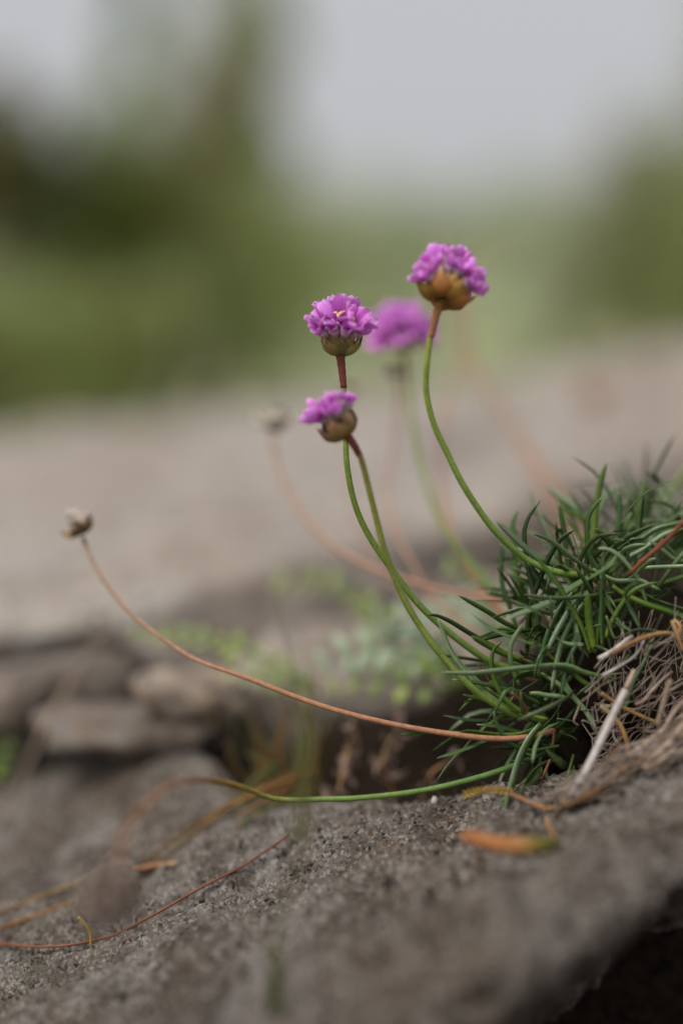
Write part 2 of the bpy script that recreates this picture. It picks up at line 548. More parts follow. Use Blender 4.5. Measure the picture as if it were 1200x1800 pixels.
# unseen rock added below the camera to keep skylight out of the cleft
ux = np.linspace(-30, 30, 80)
uv = np.linspace(0, 1, 60)
Xn, Vn = np.meshgrid(ux, uv, indexing='ij')
an = Vn * math.pi
Yn = -42 + 25.0 * np.cos(an) + 1.2 * np.sin(Xn * 0.2)
Zn = -14 + 15.5 * np.sin(an) ** 0.45 + 0.07 * Xn
q = np.stack([Xn, Yn, Zn], 2).reshape(-1, 3)
q = q + np.stack([np.zeros(len(q)), np.zeros(len(q)), 0.9 * fbm(q, 7, 4, 0.5, 2.0)], 1)
tag(build('added_shade_rock', q, grid_faces(80, 60), M_SLAB), kind='structure')


# soil bed in the crack between slab and outcrop, and under the cleft
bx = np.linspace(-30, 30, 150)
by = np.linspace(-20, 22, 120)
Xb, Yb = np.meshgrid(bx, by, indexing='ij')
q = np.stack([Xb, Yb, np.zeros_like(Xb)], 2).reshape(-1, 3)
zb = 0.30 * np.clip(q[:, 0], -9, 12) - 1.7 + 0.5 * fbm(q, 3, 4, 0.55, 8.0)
zb = zb - 7.0 * smooth_step(-2.5, -6, q[:, 1]) + 3.4 * smooth_step(4.0, 8.5, q[:, 1]) * smooth_step(-3.5, -0.5, q[:, 0])  # back rises over the outcrop's underside; its dark colour stands for hollow shade
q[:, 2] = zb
tag(build('soil_shade_bed', q, grid_faces(150, 120), M_SOIL), kind='structure')


# outcrop behind
def out_front(x):
    return interp(x, [-60, -14, -8, -3, 2, 6, 12, 60], [10, 11.0, 11.2, 9.2, 7.6, 8.4, 9.5, 14])


def out_top(x, y):
    z = 6.0 + 0.125 * x + 0.055 * (y - 15)
    line = 15.0 + 0.85 * x                            # diagonal step across the rock
    stp = smooth_step(-0.6, 0.9, y - line)
    fade = smooth_step(-9, -5.5, x)
    z = z - 2.0 * (1 - stp) * fade - 1.6 * np.exp(-((y - line + 0.7) / 0.8) ** 2) * fade
    line2 = 32 + 0.75 * x
    z = z - 1.0 * (1 - smooth_step(-1.2, 1.6, y - line2)) * smooth_step(-6, 6, x)
    return z


ox = np.concatenate([np.linspace(-60, -24, 40, endpoint=False), np.linspace(-24, 28, 260, endpoint=False), np.linspace(28, 70, 40)])
ov = np.concatenate([np.linspace(0, 0.15, 36, endpoint=False), np.linspace(0.15, 0.5, 170, endpoint=False), np.linspace(0.5, 0.85, 90, endpoint=False), np.linspace(0.85, 1, 30)])
Xo, V = np.meshgrid(ox, ov, indexing='ij')
yf = out_front(Xo)
tf = np.clip(V / 0.15, 0, 1)
tt = np.clip((V - 0.15) / 0.7, 0, 1)
tb = np.clip((V - 0.85) / 0.15, 0, 1)
yend = 64 + 0.10 * Xo
Yt = yf + (yend - yf) * tt ** 1.5
zt = out_top(Xo, Yt)
lo_f = np.clip(1 - (Yt - yf) / 1.6, 0, 0.999)
zt = zt - 1.1 * (1 - np.sqrt(1 - lo_f ** 2))
zt = zt - 1.6 * smooth_step(10, 0, yend - Yt)
ang = 1 - tf
zfront = out_top(Xo, yf) - 1.1
Yt = np.where(V < 0.15, yf + 4.2 * ang ** 1.2 - 0.5 * np.sin(np.pi * ang), Yt)
zt = np.where(V < 0.15, zfront - (zfront + 5.0) * ang, zt)
Yt = np.where(V > 0.85, yend + 14 * tb, Yt)
zt = np.where(V > 0.85, out_top(Xo, yend) - 1.6 - 45 * tb ** 1.3, zt)
p = np.stack([Xo, Yt, zt], 2)
nrm = grid_normals(p)
q = p.reshape(-1, 3)
disp = 0.9 * fbm(q * np.array([0.8, 1.0, 1]), 8.0, 4, 0.5, 21.0) + 0.22 * fbm(q * np.array([0.6, 1.2, 1.4]), 2.0, 3, 0.55, 25.0)
q = q + nrm.reshape(-1, 3) * disp[:, None]
tag(build('rock_outcrop', q, grid_faces(len(ox), len(ov)), M_ROCK), kind='structure')


def stone(name, c, rx, ry, rz, yaw, roll, mat, seed, label, group=None, squash=0.8):
    nu, nv = 40, 24
    v = []
    for i in range(nv):
        th = math.pi * (i / (nv - 1))
        for j in range(nu):
            ph = 2 * math.pi * j / nu
            x, y, z = math.sin(th) * math.cos(ph), math.sin(th) * math.sin(ph), math.cos(th)
            f = lambda a: math.copysign(abs(a) ** squash, a)
            v.append((f(x) * rx, f(y) * ry, f(z) * rz))
    a = np.array(v)
    nn = fbm(a + seed * 7.1, max(rx, rz) * 0.9, 4, 0.55, seed)
    a = a * (1 + 0.42 * nn)[:, None]
    R = (Matrix.Rotation(yaw, 3, 'Z') @ Matrix.Rotation(roll, 3, 'Y'))
    a = a @ np.array(R).T + np.array(c)
    f = []
    for i in range(nv - 1):
        for j in range(nu):
            f.append((i * nu + j, (i + 1) * nu + j, (i + 1) * nu + (j + 1) % nu, i * nu + (j + 1) % nu))
    o = build(name, a, f, mat, origin=c)
    tag(o, label, 'stone', group)
    return o


stone('stone', P(340, 1225, 45.6), 1.7, 1.5, 0.75, 0.2, 0.30, M_TANSTONE, 1.0, 'pale tan tilted stone wedged under the outcrop, dark dry bud before it')
stone('stone', P(240, 1282, 45.2), 3.4, 1.9, 0.62, -0.1, 0.05, M_STONE, 2.0, 'long flat grey stone beneath the pale tan tilted stone')
stone('stone', P(40, 1215, 47.5), 2.9, 2.2, 1.0, 0.1, -0.1, M_STONE, 3.0, 'brown grey slabby stone under the outcrop, crossed by the pale dry grass stem')

# ------------------------------------------------------------------ vegetation beyond the rock
def leaf_cloud(name, centres, n, size, mat, parent, seed):
    """many small leaf-sized faces through a crown's volume; centres = (pos, rx, ry, rz)"""
    r = np.random.default_rng(seed)
    ce = np.array([tuple(c[0]) for c in centres]); rad = np.array([c[1:] for c in centres])
    wgt = rad.prod(1) ** 0.7
    idx = r.choice(len(centres), n, p=wgt / wgt.sum())
    d = r.normal(size=(n, 3)); d /= np.linalg.norm(d, axis=1, keepdims=True)
    pos = ce[idx] + d * rad[idx] * (r.random(n) ** 0.45)[:, None]
    u = r.normal(size=(n, 3)); u /= np.linalg.norm(u, axis=1, keepdims=True)
    t = np.cross(u, r.normal(size=(n, 3))); t /= np.linalg.norm(t, axis=1, keepdims=True) + 1e-9
    s = size * (0.6 + 0.8 * r.random(n))[:, None]
    v = np.stack([pos - u * s, pos + t * s * 0.42, pos + u * s, pos - t * s * 0.42], 1).reshape(-1, 3)
    f = np.arange(n * 4).reshape(n, 4)
    return build(name, v, f, mat, parent, smooth=False)


def shrub(base, w_, h, n, size, mat, label, seed, group, lobes=9, mat2=None):
    r = random.Random(seed)
    o = empty('shrub', base, label, 'shrub', group)
    ce = []
    b = Vector(base)
    for i in range(lobes):
        hh = h * r.uniform(0.25, 0.85)
        sp = w_ * (1 - 0.45 * hh / h)
        c = b + Vector((r.uniform(-1, 1) * sp * 0.7, r.uniform(-1, 1) * sp * 0.5, hh))
        k = r.uniform(0.28, 0.45)
        ce.append((c, w_ * k, w_ * k * 0.9, h * 0.2 * r.uniform(0.8, 1.3)))
        mid = b.lerp(c, 0.5) + Vector((r.uniform(-3, 3), r.uniform(-3, 3), 2))
        rod('branch', [b + Vector((r.uniform(-3, 3), r.uniform(-3, 3), 0)), mid, c], 0.9, 0.25, M_BARK, o, 8, 6)
    leaf_cloud('foliage', ce, n, size, mat, o, seed)
    if mat2: leaf_cloud('dead_foliage', ce[:3], n // 6, size, mat2, o, seed + 50)
    return o


GRP = 'blurred shrubs beyond the rock'


def gpos(px, dist):
    return (0.0004 * (px - 600) * dist, dist - 36, -27)


shrub(gpos(120, 300), 30, 78, 3400, 2.0, M_BUSHD, 'dark green dense shrub beyond the rock, darkest of the blurred shrubs', 1, GRP, 11, M_BUSHR)
shrub(gpos(320, 340), 36, 104, 2600, 2.0, M_BUSHM, 'mid green shrub beyond the rock beside the darkest shrub', 2, GRP, 9, M_BUSHR)
shrub(gpos(-70, 340), 40, 90, 2400, 2.2, M_BUSHM, 'tall mid green shrub beyond the rock on the outer side of the darkest shrub', 6, GRP, 9)
shrub(gpos(490, 480), 36, 92, 1700, 2.4, M_BUSHL, 'low green shrub at the foot of the slender saplings', 3, GRP, 8)
shrub(gpos(1180, 420), 44, 86, 2100, 2.4, M_BUSHM, 'broad green shrub behind the high side of the rock', 4, GRP, 11, M_BUSHR)
shrub(gpos(980, 520), 46, 78, 1900, 2.6, M_BUSHP, 'low grey green shrub next to the broad green shrub', 5, GRP, 10)
shrub(gpos(720, 700), 90, 92, 3000, 3.4, M_BUSHP, 'pale grey green low shrub below the open sky', 7, GRP, 11)
shrub(gpos(1330, 380), 36, 118, 1600, 2.4, M_BUSHM, 'tallest green shrub, standing beyond the broad green shrub at the high end of the rock', 8, GRP, 9)


def sapling(base, h, w_, n, mat, label, seed):
    r = random.Random(seed)
    o = empty('young_tree', base, label, 'tree', 'slender young trees behind the shrubs')
    b = Vector(base)
    top = b + Vector((r.uniform(-5, 5), 0, h))
    rod('trunk', [b, b.lerp(top, 0.5) + Vector((r.uniform(-4, 4), 0, 0)), top], 1.4, 0.3, M_BARK, o, 12, 7)
    ce = []
    for i in range(16):
        t = 0.22 + 0.78 * i / 15
        c = b.lerp(top, t)
        a = r.uniform(0, 6.28)
        L = w_ * (1.25 - 0.6 * t) * r.uniform(0.6, 1.1)
        e = c + Vector((math.cos(a) * L, math.sin(a) * L, L * 0.35))
        rod('branch', [c, c.lerp(e, 0.6) + Vector((0, 0, 1)), e], 0.35, 0.1, M_BARK, o, 6, 5)
        ce.append((c.lerp(e, 0.7), L * 0.6, L * 0.6, h * 0.05))
    leaf_cloud('crown', ce, n, 2.6, mat, o, seed)


shrub(gpos(-60, 230), 22, 50, 1300, 1.8, M_BUSHL, 'small light green shrub close behind the rock crest before the tall mid green shrub', 9, GRP, 9, M_BUSHR)
shrub(gpos(230, 260), 22, 46, 1500, 1.8, M_BUSHL, 'low mid green shrub just behind the rock crest below the darkest shrub', 10, GRP, 9, M_BUSHR)
shrub(gpos(420, 400), 30, 88, 1900, 2.0, M_BUSHL, 'loose green shrub between the darkest shrub and the saplings', 12, GRP, 9)
sapling(gpos(455, 560), 190, 17, 7000, M_TREE, 'slender leafy young tree with the fuller crown behind the shrubs', 21)
sapling(gpos(225, 620), 190, 17, 5200, M_TREE, 'slender leafy young tree with thin sparse crown behind the darkest shrub', 22)


# ------------------------------------------------------------------ blades and stalks
def blade(name, pts, width, mat, parent, n=12, roll=0.0, thick=0.32, tip_first=True):
    """linear leaf; pts run from base to tip; width = full width in cm"""
    pts = [Vector(p) for p in pts]
    tan = (pts[-1] - pts[0]).normalized()
    ref = tan.cross(FWD)
    if ref.length < 1e-3: ref = RGT.copy()
    ref = Matrix.Rotation(roll, 3, tan) @ ref.normalized()      # groove roughly towards the lens

    def wd(t):
        return width * 0.5 * (0.75 + 0.25 * min(1, t * 4)) * (1 if t < 0.72 else max(0.12, math.sqrt(max(0, 1 - ((t - 0.72) / 0.285) ** 2))))
    v, f, tl = sweep(pts, wd, lambda t: wd(t) * thick, 6, n, ref, prof=GUTTER)
    return build(name, v, f, mat, parent, tl)


def trace(pts, d0, d1):
    """photo points listed base->tip or tip->base with depth going from d0 to d1"""
    m = len(pts) - 1
    return [P(x, y, d0 + (d1 - d0) * i / m) for i, (x, y) in enumerate(pts)]


PX = D0 / 2500.0
CUSH = P(1080, 1250, 38.5)
cushion = empty('thrift_cushion', P(1060, 1390, 37.5), 'dense cushion of narrow dark green grassy leaves rooted at the rock edge', 'plant')

# dead-leaf and soil mound inside the cushion
nu, nv = 60, 36
a = []
for i in range(nv):
    th = math.pi * (i / (nv - 1))
    for j in range(nu):
        ph = 2 * math.pi * j / nu
        a.append((math.sin(th) * math.cos(ph), math.sin(th) * math.sin(ph), math.cos(th)))
a = np.array(a)
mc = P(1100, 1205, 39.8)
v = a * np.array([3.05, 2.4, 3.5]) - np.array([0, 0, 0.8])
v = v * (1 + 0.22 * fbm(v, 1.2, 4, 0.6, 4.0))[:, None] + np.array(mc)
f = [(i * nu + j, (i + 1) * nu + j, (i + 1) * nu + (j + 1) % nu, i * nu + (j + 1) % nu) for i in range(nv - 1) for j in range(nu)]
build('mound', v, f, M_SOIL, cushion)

# leaves one can follow in the photograph: (points tip..base, depth at tip, depth at base, width px, look)
LV = [
    ([(949, 880), (929, 908), (921, 932), (922, 956), (928, 1000), (939, 1057), (949, 1127), (950, 1200)], 36.9, 37.3, 8, 'd'),
    ([(909, 897), (900, 920), (903, 945), (906, 1000), (914, 1060)], 39.0, 38.5, 10, 'b'),
    ([(871, 916), (902, 944), (939, 977), (968, 991), (1015, 1008)], 36.3, 37.2, 11, 'p'),
    ([(935, 938), (959, 946), (983, 961), (1009, 983), (1030, 998), (1064, 1023)], 35.9, 36.8, 7.5, 'p'),
    ([(1010, 930), (987, 946), (973, 964), (959, 990), (951, 1011), (940, 1040), (928, 1085), (925, 1140)], 36.3, 37.5, 9, 'd'),
    ([(982, 884), (986, 910), (992, 938), (994, 970), (1002, 1015)], 37.4, 37.8, 8, 'd'),
    ([(960, 855), (987, 876), (1016, 900), (1036, 935), (1046, 1000)], 40.4, 38.8, 13, 'p'),
    ([(1065, 814), (1057, 838), (1050, 872), (1045, 905), (1041, 960)], 38.5, 38.2, 10, 'b'),
    ([(1097, 853), (1076, 861), (1058, 882), (1046, 912), (1041, 960)], 40.6, 39, 14, 'p'),
    ([(1085, 864), (1088, 885), (1088, 912), (1084, 955)], 38.3, 38.2, 9, 'd'),
    ([(1109, 901), (1099, 922), (1090, 945), (1082, 975)], 38.3, 38.3, 9, 'd'),
    ([(1058, 874), (1043, 891), (1033, 911), (1031, 945), (1037, 980), (1046, 1008)], 36.3, 37, 8, 'd'),
    ([(1046, 929), (1061, 944), (1074, 957), (1084, 980)], 36.6, 37.4, 11, 'd'),
    ([(1150, 922), (1118, 936), (1094, 949), (1072, 967), (1054, 995), (1046, 1025)], 36.2, 37, 9, 'd'),
    ([(1205, 916), (1157, 927), (1132, 942), (1108, 957), (1084, 975), (1060, 1000)], 36.6, 37.2, 11, 'd'),
    ([(1200, 928), (1165, 940), (1130, 965), (1095, 985), (1070, 1010)], 37.2, 37.5, 9, 'p'),
    ([(1136, 957), (1109, 961), (1091, 971), (1066, 1002)], 36.0, 36.8, 9, 'p'),
    ([(1051, 964), (1070, 966), (1087, 977), (1100, 990), (1121, 1017), (1128, 1038), (1137, 1062)], 35.6, 36.4, 8, 'p'),
    ([(1220, 994), (1185, 996), (1140, 998), (1108, 1006)], 36.2, 36.8, 7, 'p'),
    ([(1152, 981), (1136, 989), (1120, 1004), (1100, 1025)], 35.8, 36.6, 9, 'p'),
    ([(887, 1089), (924, 1075), (969, 1057), (1000, 1036), (1030, 1018), (1055, 1005)], 35.4, 36.8, 11, 'p'),
    ([(921, 1045), (948, 1049), (980, 1051), (1030, 1048), (1078, 1042)], 35.4, 36.2, 8, 'p'),
    ([(940, 978), (959, 1000), (974, 1019), (990, 1044), (1003, 1068), (1017, 1092), (1028, 1119), (1036, 1148)], 35.7, 36.2, 8, 'b'),
    ([(776, 1182), (827, 1183), (899, 1176), (950, 1171), (995, 1170), (1030, 1183), (1082, 1194)], 35.5, 36.0, 9.5, 'p'),
    ([(805, 1046), (841, 1066), (863, 1079), (884, 1093), (912, 1106), (945, 1124)], 36.4, 37.4, 8.5, 'd'),
    ([(752, 1082), (765, 1081), (791, 1092), (819, 1109), (841, 1122), (870, 1138), (902, 1156), (930, 1168), (965, 1182)], 36.2, 37.0, 8.5, 'd'),
    ([(828, 1118), (850, 1130), (880, 1146), (918, 1160)], 36.3, 36.8, 11, 'b'),
    ([(769, 1088), (778, 1112), (791, 1144), (812, 1174), (834, 1199), (856, 1220), (880, 1237), (912, 1252)], 36.6, 36.6, 8.5, 'p'),
    ([(776, 1100), (789, 1136), (808, 1165), (835, 1193), (862, 1215), (890, 1234)], 36.9, 36.8, 7, 'p'),
    ([(881, 1129), (868, 1141), (863, 1163), (867, 1190), (879, 1218), (902, 1242), (931, 1257), (962, 1265)], 36.1, 36.6, 8, 'b'),
    ([(812, 1221), (840, 1228), (868, 1237), (900, 1250)], 36.7, 36.7, 6, 'b'),
    ([(867, 1250), (873, 1274), (888, 1298), (912, 1315), (940, 1319), (982, 1311)], 35.9, 36.6, 7, 'd'),
    ([(702, 1292), (737, 1288), (780, 1287), (860, 1291), (902, 1291), (924, 1286), (950, 1276)], 36.3, 36.8, 6, 'b'),
    ([(759, 1321), (782, 1305), (815, 1286), (850, 1288), (890, 1293)], 36.0, 36.5, 7, 'b'),
    ([(766, 1374), (788, 1343), (818, 1312), (838, 1290), (885, 1252), (905, 1222), (945, 1196)], 36.4, 37.2, 5, 'p'),
    ([(886, 1436), (893, 1398), (901, 1370), (907, 1349), (915, 1326), (930, 1298), (950, 1272)], 35.4, 36.2, 13, 'p'),
    ([(855, 1442), (880, 1410), (905, 1388), (931, 1364)], 35.6, 36.0, 4, 'b'),
    ([(882, 955), (881, 1010), (884, 1035), (893, 1060), (908, 1105)], 38.6, 38.2, 8, 'd'),
    ([(919, 1096), (905, 1118), (897, 1138), (897, 1163), (902, 1181), (912, 1205)], 35.9, 36.5, 8, 'p'),
    ([(962, 1142), (975, 1115), (990, 1088), (1003, 1066), (1022, 1040)], 35.6, 36.4, 9, 'p'),
    ([(945, 1190), (957, 1130), (970, 1095), (990, 1060), (1015, 1035)], 36.0, 36.6, 9, 'd'),
    ([(968, 1215), (978, 1163), (986, 1130), (997, 1105), (1008, 1085), (1025, 1060)], 35.7, 36.4, 9, 'p'),
    ([(985, 1225), (993, 1180), (1003, 1150), (1020, 1120), (1040, 1090)], 35.9, 36.4, 8, 'd'),
    ([(1060, 965), (1059, 1010), (1057, 1050), (1056, 1090), (1058, 1140)], 35.7, 36.2, 8, 'd'),
    ([(1032, 1040), (1033, 1070), (1035, 1100), (1043, 1145)], 35.8, 36.2, 12, 'b'),
    ([(1062, 1050), (1056, 1085), (1050, 1115), (1044, 1148)], 36.0, 36.3, 9, 'b'),
    ([(1228, 1096), (1200, 1085), (1172, 1074), (1132, 1061), (1098, 1045), (1075, 1030)], 35.8, 36.6, 9, 'b'),
    ([(1228, 1080), (1185, 1066), (1150, 1054), (1115, 1035)], 36.2, 36.8, 7, 'd'),
    ([(1159, 1037), (1140, 1028), (1122, 1020), (1084, 1021), (1063, 1013), (1040, 1000)], 35.8, 36.6, 8, 'p'),
    ([(1156, 1023), (1129, 1030), (1109, 1041), (1097, 1055), (1084, 1074), (1071, 1099), (1063, 1122)], 35.7, 36.2, 7, 'b'),
    ([(1190, 1126), (1172, 1116), (1143, 1108), (1115, 1108), (1094, 1118), (1079, 1122), (1071, 1104), (1064, 1082)], 35.5, 36.0, 8.5, 'p'),
    ([(1110, 1110), (1092, 1098), (1075, 1075), (1062, 1055)], 35.8, 36.3, 7, 'd'),
    ([(1124, 1104), (1115, 1085), (1105, 1068), (1096, 1052)], 35.8, 36.3, 8, 'd'),
    ([(1094, 1260), (1110, 1205), (1130, 1165), (1145, 1130)], 35.6, 36.2, 7, 'd'),
    ([(1012, 1222), (1045, 1200), (1085, 1175), (1105, 1150)], 35.9, 36.4, 8, 'd'),
    ([(995, 1225), (960, 1222), (945, 1219), (930, 1219)], 36.2, 36.4, 8, 'p'),
    ([(1008, 1345), (1006, 1365), (985, 1378), (965, 1376)], 36.2, 36.6, 5, 'b'),
    ([(1005, 1150), (1010, 1185), (1035, 1205), (1055, 1215)], 35.9, 36.2, 8, 'b'),
    ([(1165, 955), (1185, 975), (1195, 1000), (1215, 1030)], 37.2, 37.6, 7, 'd'),
    ([(1140, 950), (1165, 968), (1188, 985), (1215, 985)], 36.8, 37.4, 8, 'p'),
    ([(1128, 1135), (1145, 1130), (1166, 1133), (1183, 1135)], 35.4, 36.0, 4.5, 'd'),
    ([(1120, 905), (1102, 930), (1082, 950), (1060, 985)], 40.5, 39, 8, 'p'),
]
lm = {'d': M_LEAF, 'p': M_PALE, 'b': M_BRIGHT}
for pts, dt, db, wpx, k in LV:
    dt, db = 36.3 + (dt - 36.3) * 0.7, 36.3 + (db - 36.3) * 0.7
    blade('leaf', trace(pts, dt, db)[::-1], wpx * PX * 1.08, lm[k], cushion, n=max(10, 3 * len(pts)), roll=random.uniform(-0.5, 0.5))

# the rest of the cushion: leaves springing from its rosettes
ROS = [(1045, 1000, 38.0, 20), (1005, 1035, 37.6, 20), (1040, 1110, 37.3, 16), (1095, 1045, 37.8, 16), (1085, 975, 38.4, 18),
       (955, 1175, 37.6, 16), (945, 1250, 37.4, 14), (985, 1285, 37.5, 14), (1140, 985, 39.2, 16), (990, 1110, 37.2, 18),
       (935, 1090, 38.4, 14), (1125, 935, 40.2, 12), (1185, 1000, 39.4, 16), (1000, 1190, 37.0, 12), (1170, 960, 40.5, 10),
       (960, 1330, 37.0, 8)]
for (px, py, d, cnt) in ROS:
    c0 = P(px, py, d)
    outw = (c0 - (mc + Vector((0, 0, -0.6)))).normalized()
    for i in range(cnt):
        b0 = c0 + Vector((random.gauss(0, .28), random.gauss(0, .28), random.gauss(0, .22)))
        dr = (outw * 0.75 + Vector((random.gauss(0, .7), random.gauss(0, .6), random.gauss(0.05, .6)))).normalized()
        L = random.uniform(1.5, 3.1)
        bend = Vector((random.gauss(-0.1, .35), random.gauss(0, .35), random.gauss(-0.25, .45)))
        p1 = b0 + dr * L * 0.35
        p2 = p1 + (dr + bend * 0.6).normalized() * L * 0.35
        p3 = p2 + (dr + bend * 1.5).normalized() * L * 0.3
        k = random.choices('dpb', (0.68, 0.2, 0.12))[0]
        blade('leaf', [b0, p1, p2, p3], random.uniform(0.085, 0.14), lm[k], cushion, n=9, roll=random.uniform(-1.2, 1.2))

# dry stalks and straws caught in the cushion
for pts, dt, db, wpx, m in [
    ([(1207, 910), (1165, 955), (1130, 985), (1104, 1010)], 35.3, 36.2, 9, M_REDSTEM),
    ([(1165, 948), (1140, 975), (1118, 990)], 36.5, 36.8, 6, M_REDSTEM),
    ([(1072, 1151), (1109, 1130), (1143, 1117), (1174, 1113), (1186, 1120)], 35.3, 35.9, 9, M_BROWN),
    ([(1052, 1158), (1080, 1142), (1110, 1117)], 35.6, 36.0, 10, M_SILVER),
    ([(1000, 1396), (1022, 1368), (1042, 1330), (1067, 1277), (1087, 1236), (1098, 1213)], 34.6, 35.2, 14, M_SILVER),
    ([(1099, 1210), (1106, 1195), (1114, 1178)], 35.3, 35.5, 10, M_STRAW),
    ([(1177, 1196), (1167, 1230), (1161, 1252), (1154, 1276)], 35.0, 35.4, 10, M_STRAW),
    ([(1055, 1218), (1092, 1242), (1120, 1256), (1152, 1270)], 35.6, 35.8, 7, M_BROWN),
    ([(1116, 1238), (1130, 1232), (1142, 1217), (1163, 1195), (1180, 1180)], 35.4, 35.8, 6, M_STRAW),
    ([(1094, 1306), (1075, 1328), (1056, 1352)], 35.3, 35.3, 6, M_BROWN),
    ([(1098, 1337), (1102, 1310), (1092, 1280), (1080, 1262), (1055, 1240)], 35.4, 36, 9, M_BROWN),
    ([(1058, 1187), (1076, 1178), (1094, 1167), (1112, 1155), (1124, 1140), (1132, 1124)], 35.4, 35.7, 5, M_SILVER),
    ([(1190, 1125), (1194, 1100), (1183, 1090)], 35.4, 35.6, 7, M_BROWN),
    ([(1200, 1145), (1188, 1112), (1180, 1092)], 35.2, 35.6, 7, M_BROWN),
    ([(998, 1414), (1050, 1398), (1100, 1373), (1130, 1358)], 34.5, 35.0, 9, M_STRAW),
    ([(985, 1412), (1040, 1390), (1083, 1350), (1126, 1314), (1168, 1282), (1205, 1256)], 34.6, 35.4, 12, M_STRAW),
    ([(990, 1418), (1050, 1388), (1095, 1350), (1150, 1318), (1205, 1290)], 34.4, 35.2, 10, M_BROWN),
    ([(1010, 1400), (1030, 1385), (1046, 1365)], 34.6, 34.9, 7, M_SILVER),
    ([(895, 1395), (925, 1408), (955, 1420), (985, 1420)], 35.1, 34.7, 8, M_BROWN),
    ([(1210, 1225), (1185, 1250), (1160, 1290), (1128, 1320)], 34.9, 35.4, 9, M_STRAW),
    ([(1210, 1265), (1180, 1300), (1150, 1330), (1120, 1345)], 34.5, 35.0, 14, M_STRAW),
    ([(1130, 1350), (1160, 1338), (1190, 1310), (1210, 1290)], 34.4, 34.9, 12, M_STRAW),
    ([(1020, 1235), (1012, 1255), (1008, 1268), (1016, 1275)], 36, 36.2, 5, M_STRAW),
    ([(897, 1217), (915, 1232), (925, 1250), (927, 1265)], 36.0, 36.3, 6, M_REDSTEM),
    ([(973, 1282), (972, 1300), (970, 1312)], 35.9, 36, 4, M_REDSTEM),
    ([(951, 1370), (960, 1350), (966, 1335)], 35.9, 36.2, 5, M_REDSTEM),
    ([(840, 1168), (852, 1184), (862, 1203)], 35.9, 36.4, 2.5, M_BROWN),
]:
    rod('dry_stalk', trace(pts, dt, db), wpx * PX * 0.5, wpx * PX * 0.45, m, cushion, n=14, sides=7, wobble=0.06)

# tangle of fine roots and bleached fibres on the mound's open side
V_, F_ = [], []
def add_sw(pts, r, n=7, sides=4):
    v, f, t = sweep(pts, lambda t: r * (1 - 0.4 * t), lambda t: r * (1 - 0.4 * t), sides, n)
    o = len(V_)
    V_.extend(v); F_.extend([tuple(i + o for i in q_) for q_ in f])
for i in range(170):
    px = random.uniform(1040, 1240); lo = 1085 + max(0, (1130 - px)) * 0.9
    py = random.uniform(lo, 1345 - (px - 1040) * 0.3)
    d = random.uniform(35.5, 36.6)
    c = P(px, py, d)
    an = random.gauss(1.05, 0.55)
    L = random.uniform(0.4, 1.5)
    dr = RGT * math.cos(an) + UPV * math.sin(an) + FWD * random.gauss(0, 0.3)
    b2 = Vector((random.gauss(0, .25), random.gauss(0, .2), random.gauss(0, .25)))
    add_sw([c - dr * L / 2, c + b2 * L * 0.4, c + dr * L / 2], random.choice((0.012, 0.016, 0.022, 0.034)))
for i in range(200):
    t = random.random()
    c = P(980 + 230 * t + random.gauss(0, 10), 1413 - 110 * t + random.gauss(-8, 16) , 34.9 + random.gauss(0, 0.3))
    L = random.uniform(0.5, 1.4)
    dr = (RGT * 0.88 + UPV * 0.45 + Vector((random.gauss(0, .2), random.gauss(0, .3), random.gauss(0, .2))))
    add_sw([c - dr * L / 2, c + Vector((0, 0, random.gauss(0, .12))), c + dr * L / 2], random.choice((0.014, 0.02, 0.03)))
tag(build('root_tangle', V_, F_, M_FIBRE, cushion), kind='stuff')


# ------------------------------------------------------------------ flower pieces (unit meshes, cm)
def shell(name, L, W, curl, mat, cup=0.25, n=7, m=5, thick=0.012, tip=0.5):
    """petal/bract: base at origin, length along +Y, width along X, cupped towards +Z"""
    v, tl = [], []
    for side in (0, 1):
        for i in range(n):
            t = i / (n - 1)
            if tip > 0.3:      # obovate petal
                g = min(1, t / 0.62); wd = W * (0.20 + 0.80 * g * g * (3 - 2 * g))
                if t > 0.62: wd *= math.sqrt(max(0.10, 1 - ((t - 0.62) / 0.40) ** 2))
            else:              # ovate pointed bract
                wd = W * (0.55 + 0.45 * math.sin(math.pi * min(1, t * 1.25))) * (1 if t < 0.4 else max(0.14, 1 - ((t - 0.4) / 0.6) ** 1.8))
            y = L * t * math.cos(curl * t * 0.5)
            z = L * t * math.sin(curl * t * 0.5)
            for j in range(m):
                s = -1 + 2 * j / (m - 1)
                notch = -0.035 * L * (1 - abs(s)) if t == 1 else 0
                v.append((s * wd * 0.5, y + notch, z + cup * W * (s * s) * (0.4 + 0.6 * t) - side * thick))
                tl.append(t)
    f = []
    k = n * m
    for i in range(n - 1):
        for j in range(m - 1):
            q_ = (i * m + j, i * m + j + 1, (i + 1) * m + j + 1, (i + 1) * m + j)
            f.append(q_); f.append(tuple(x + k for x in q_)[::-1])
    ring = [j for j in range(m)] + [i * m + m - 1 for i in range(1, n)] + [(n - 1) * m + j for j in range(m - 2, -1, -1)] + [i * m for i in range(n - 2, 0, -1)]
    for a_, b_ in zip(ring, ring[1:] + ring[:1]): f.append((b_, a_, a_ + k, b_ + k))
    return make_mesh(name, v, f, mat, tl)


PETALS = [shell('petal', 0.62, 0.44, -0.2, M_PETAL, 0.20), shell('petal', 0.60, 0.41, -0.9, M_PETAL, 0.14), shell('petal', 0.66, 0.43, 0.2, M_PETAL, 0.24)]


def bract_set(mat, L=0.62, W=0.5):
    return [shell('bract', L, W, 1.5, mat, 0.30, 8, 5, 0.02, 0.15), shell('bract', L * 0.85, W * 0.9, 1.3, mat, 0.34, 8, 5, 0.02, 0.1)]


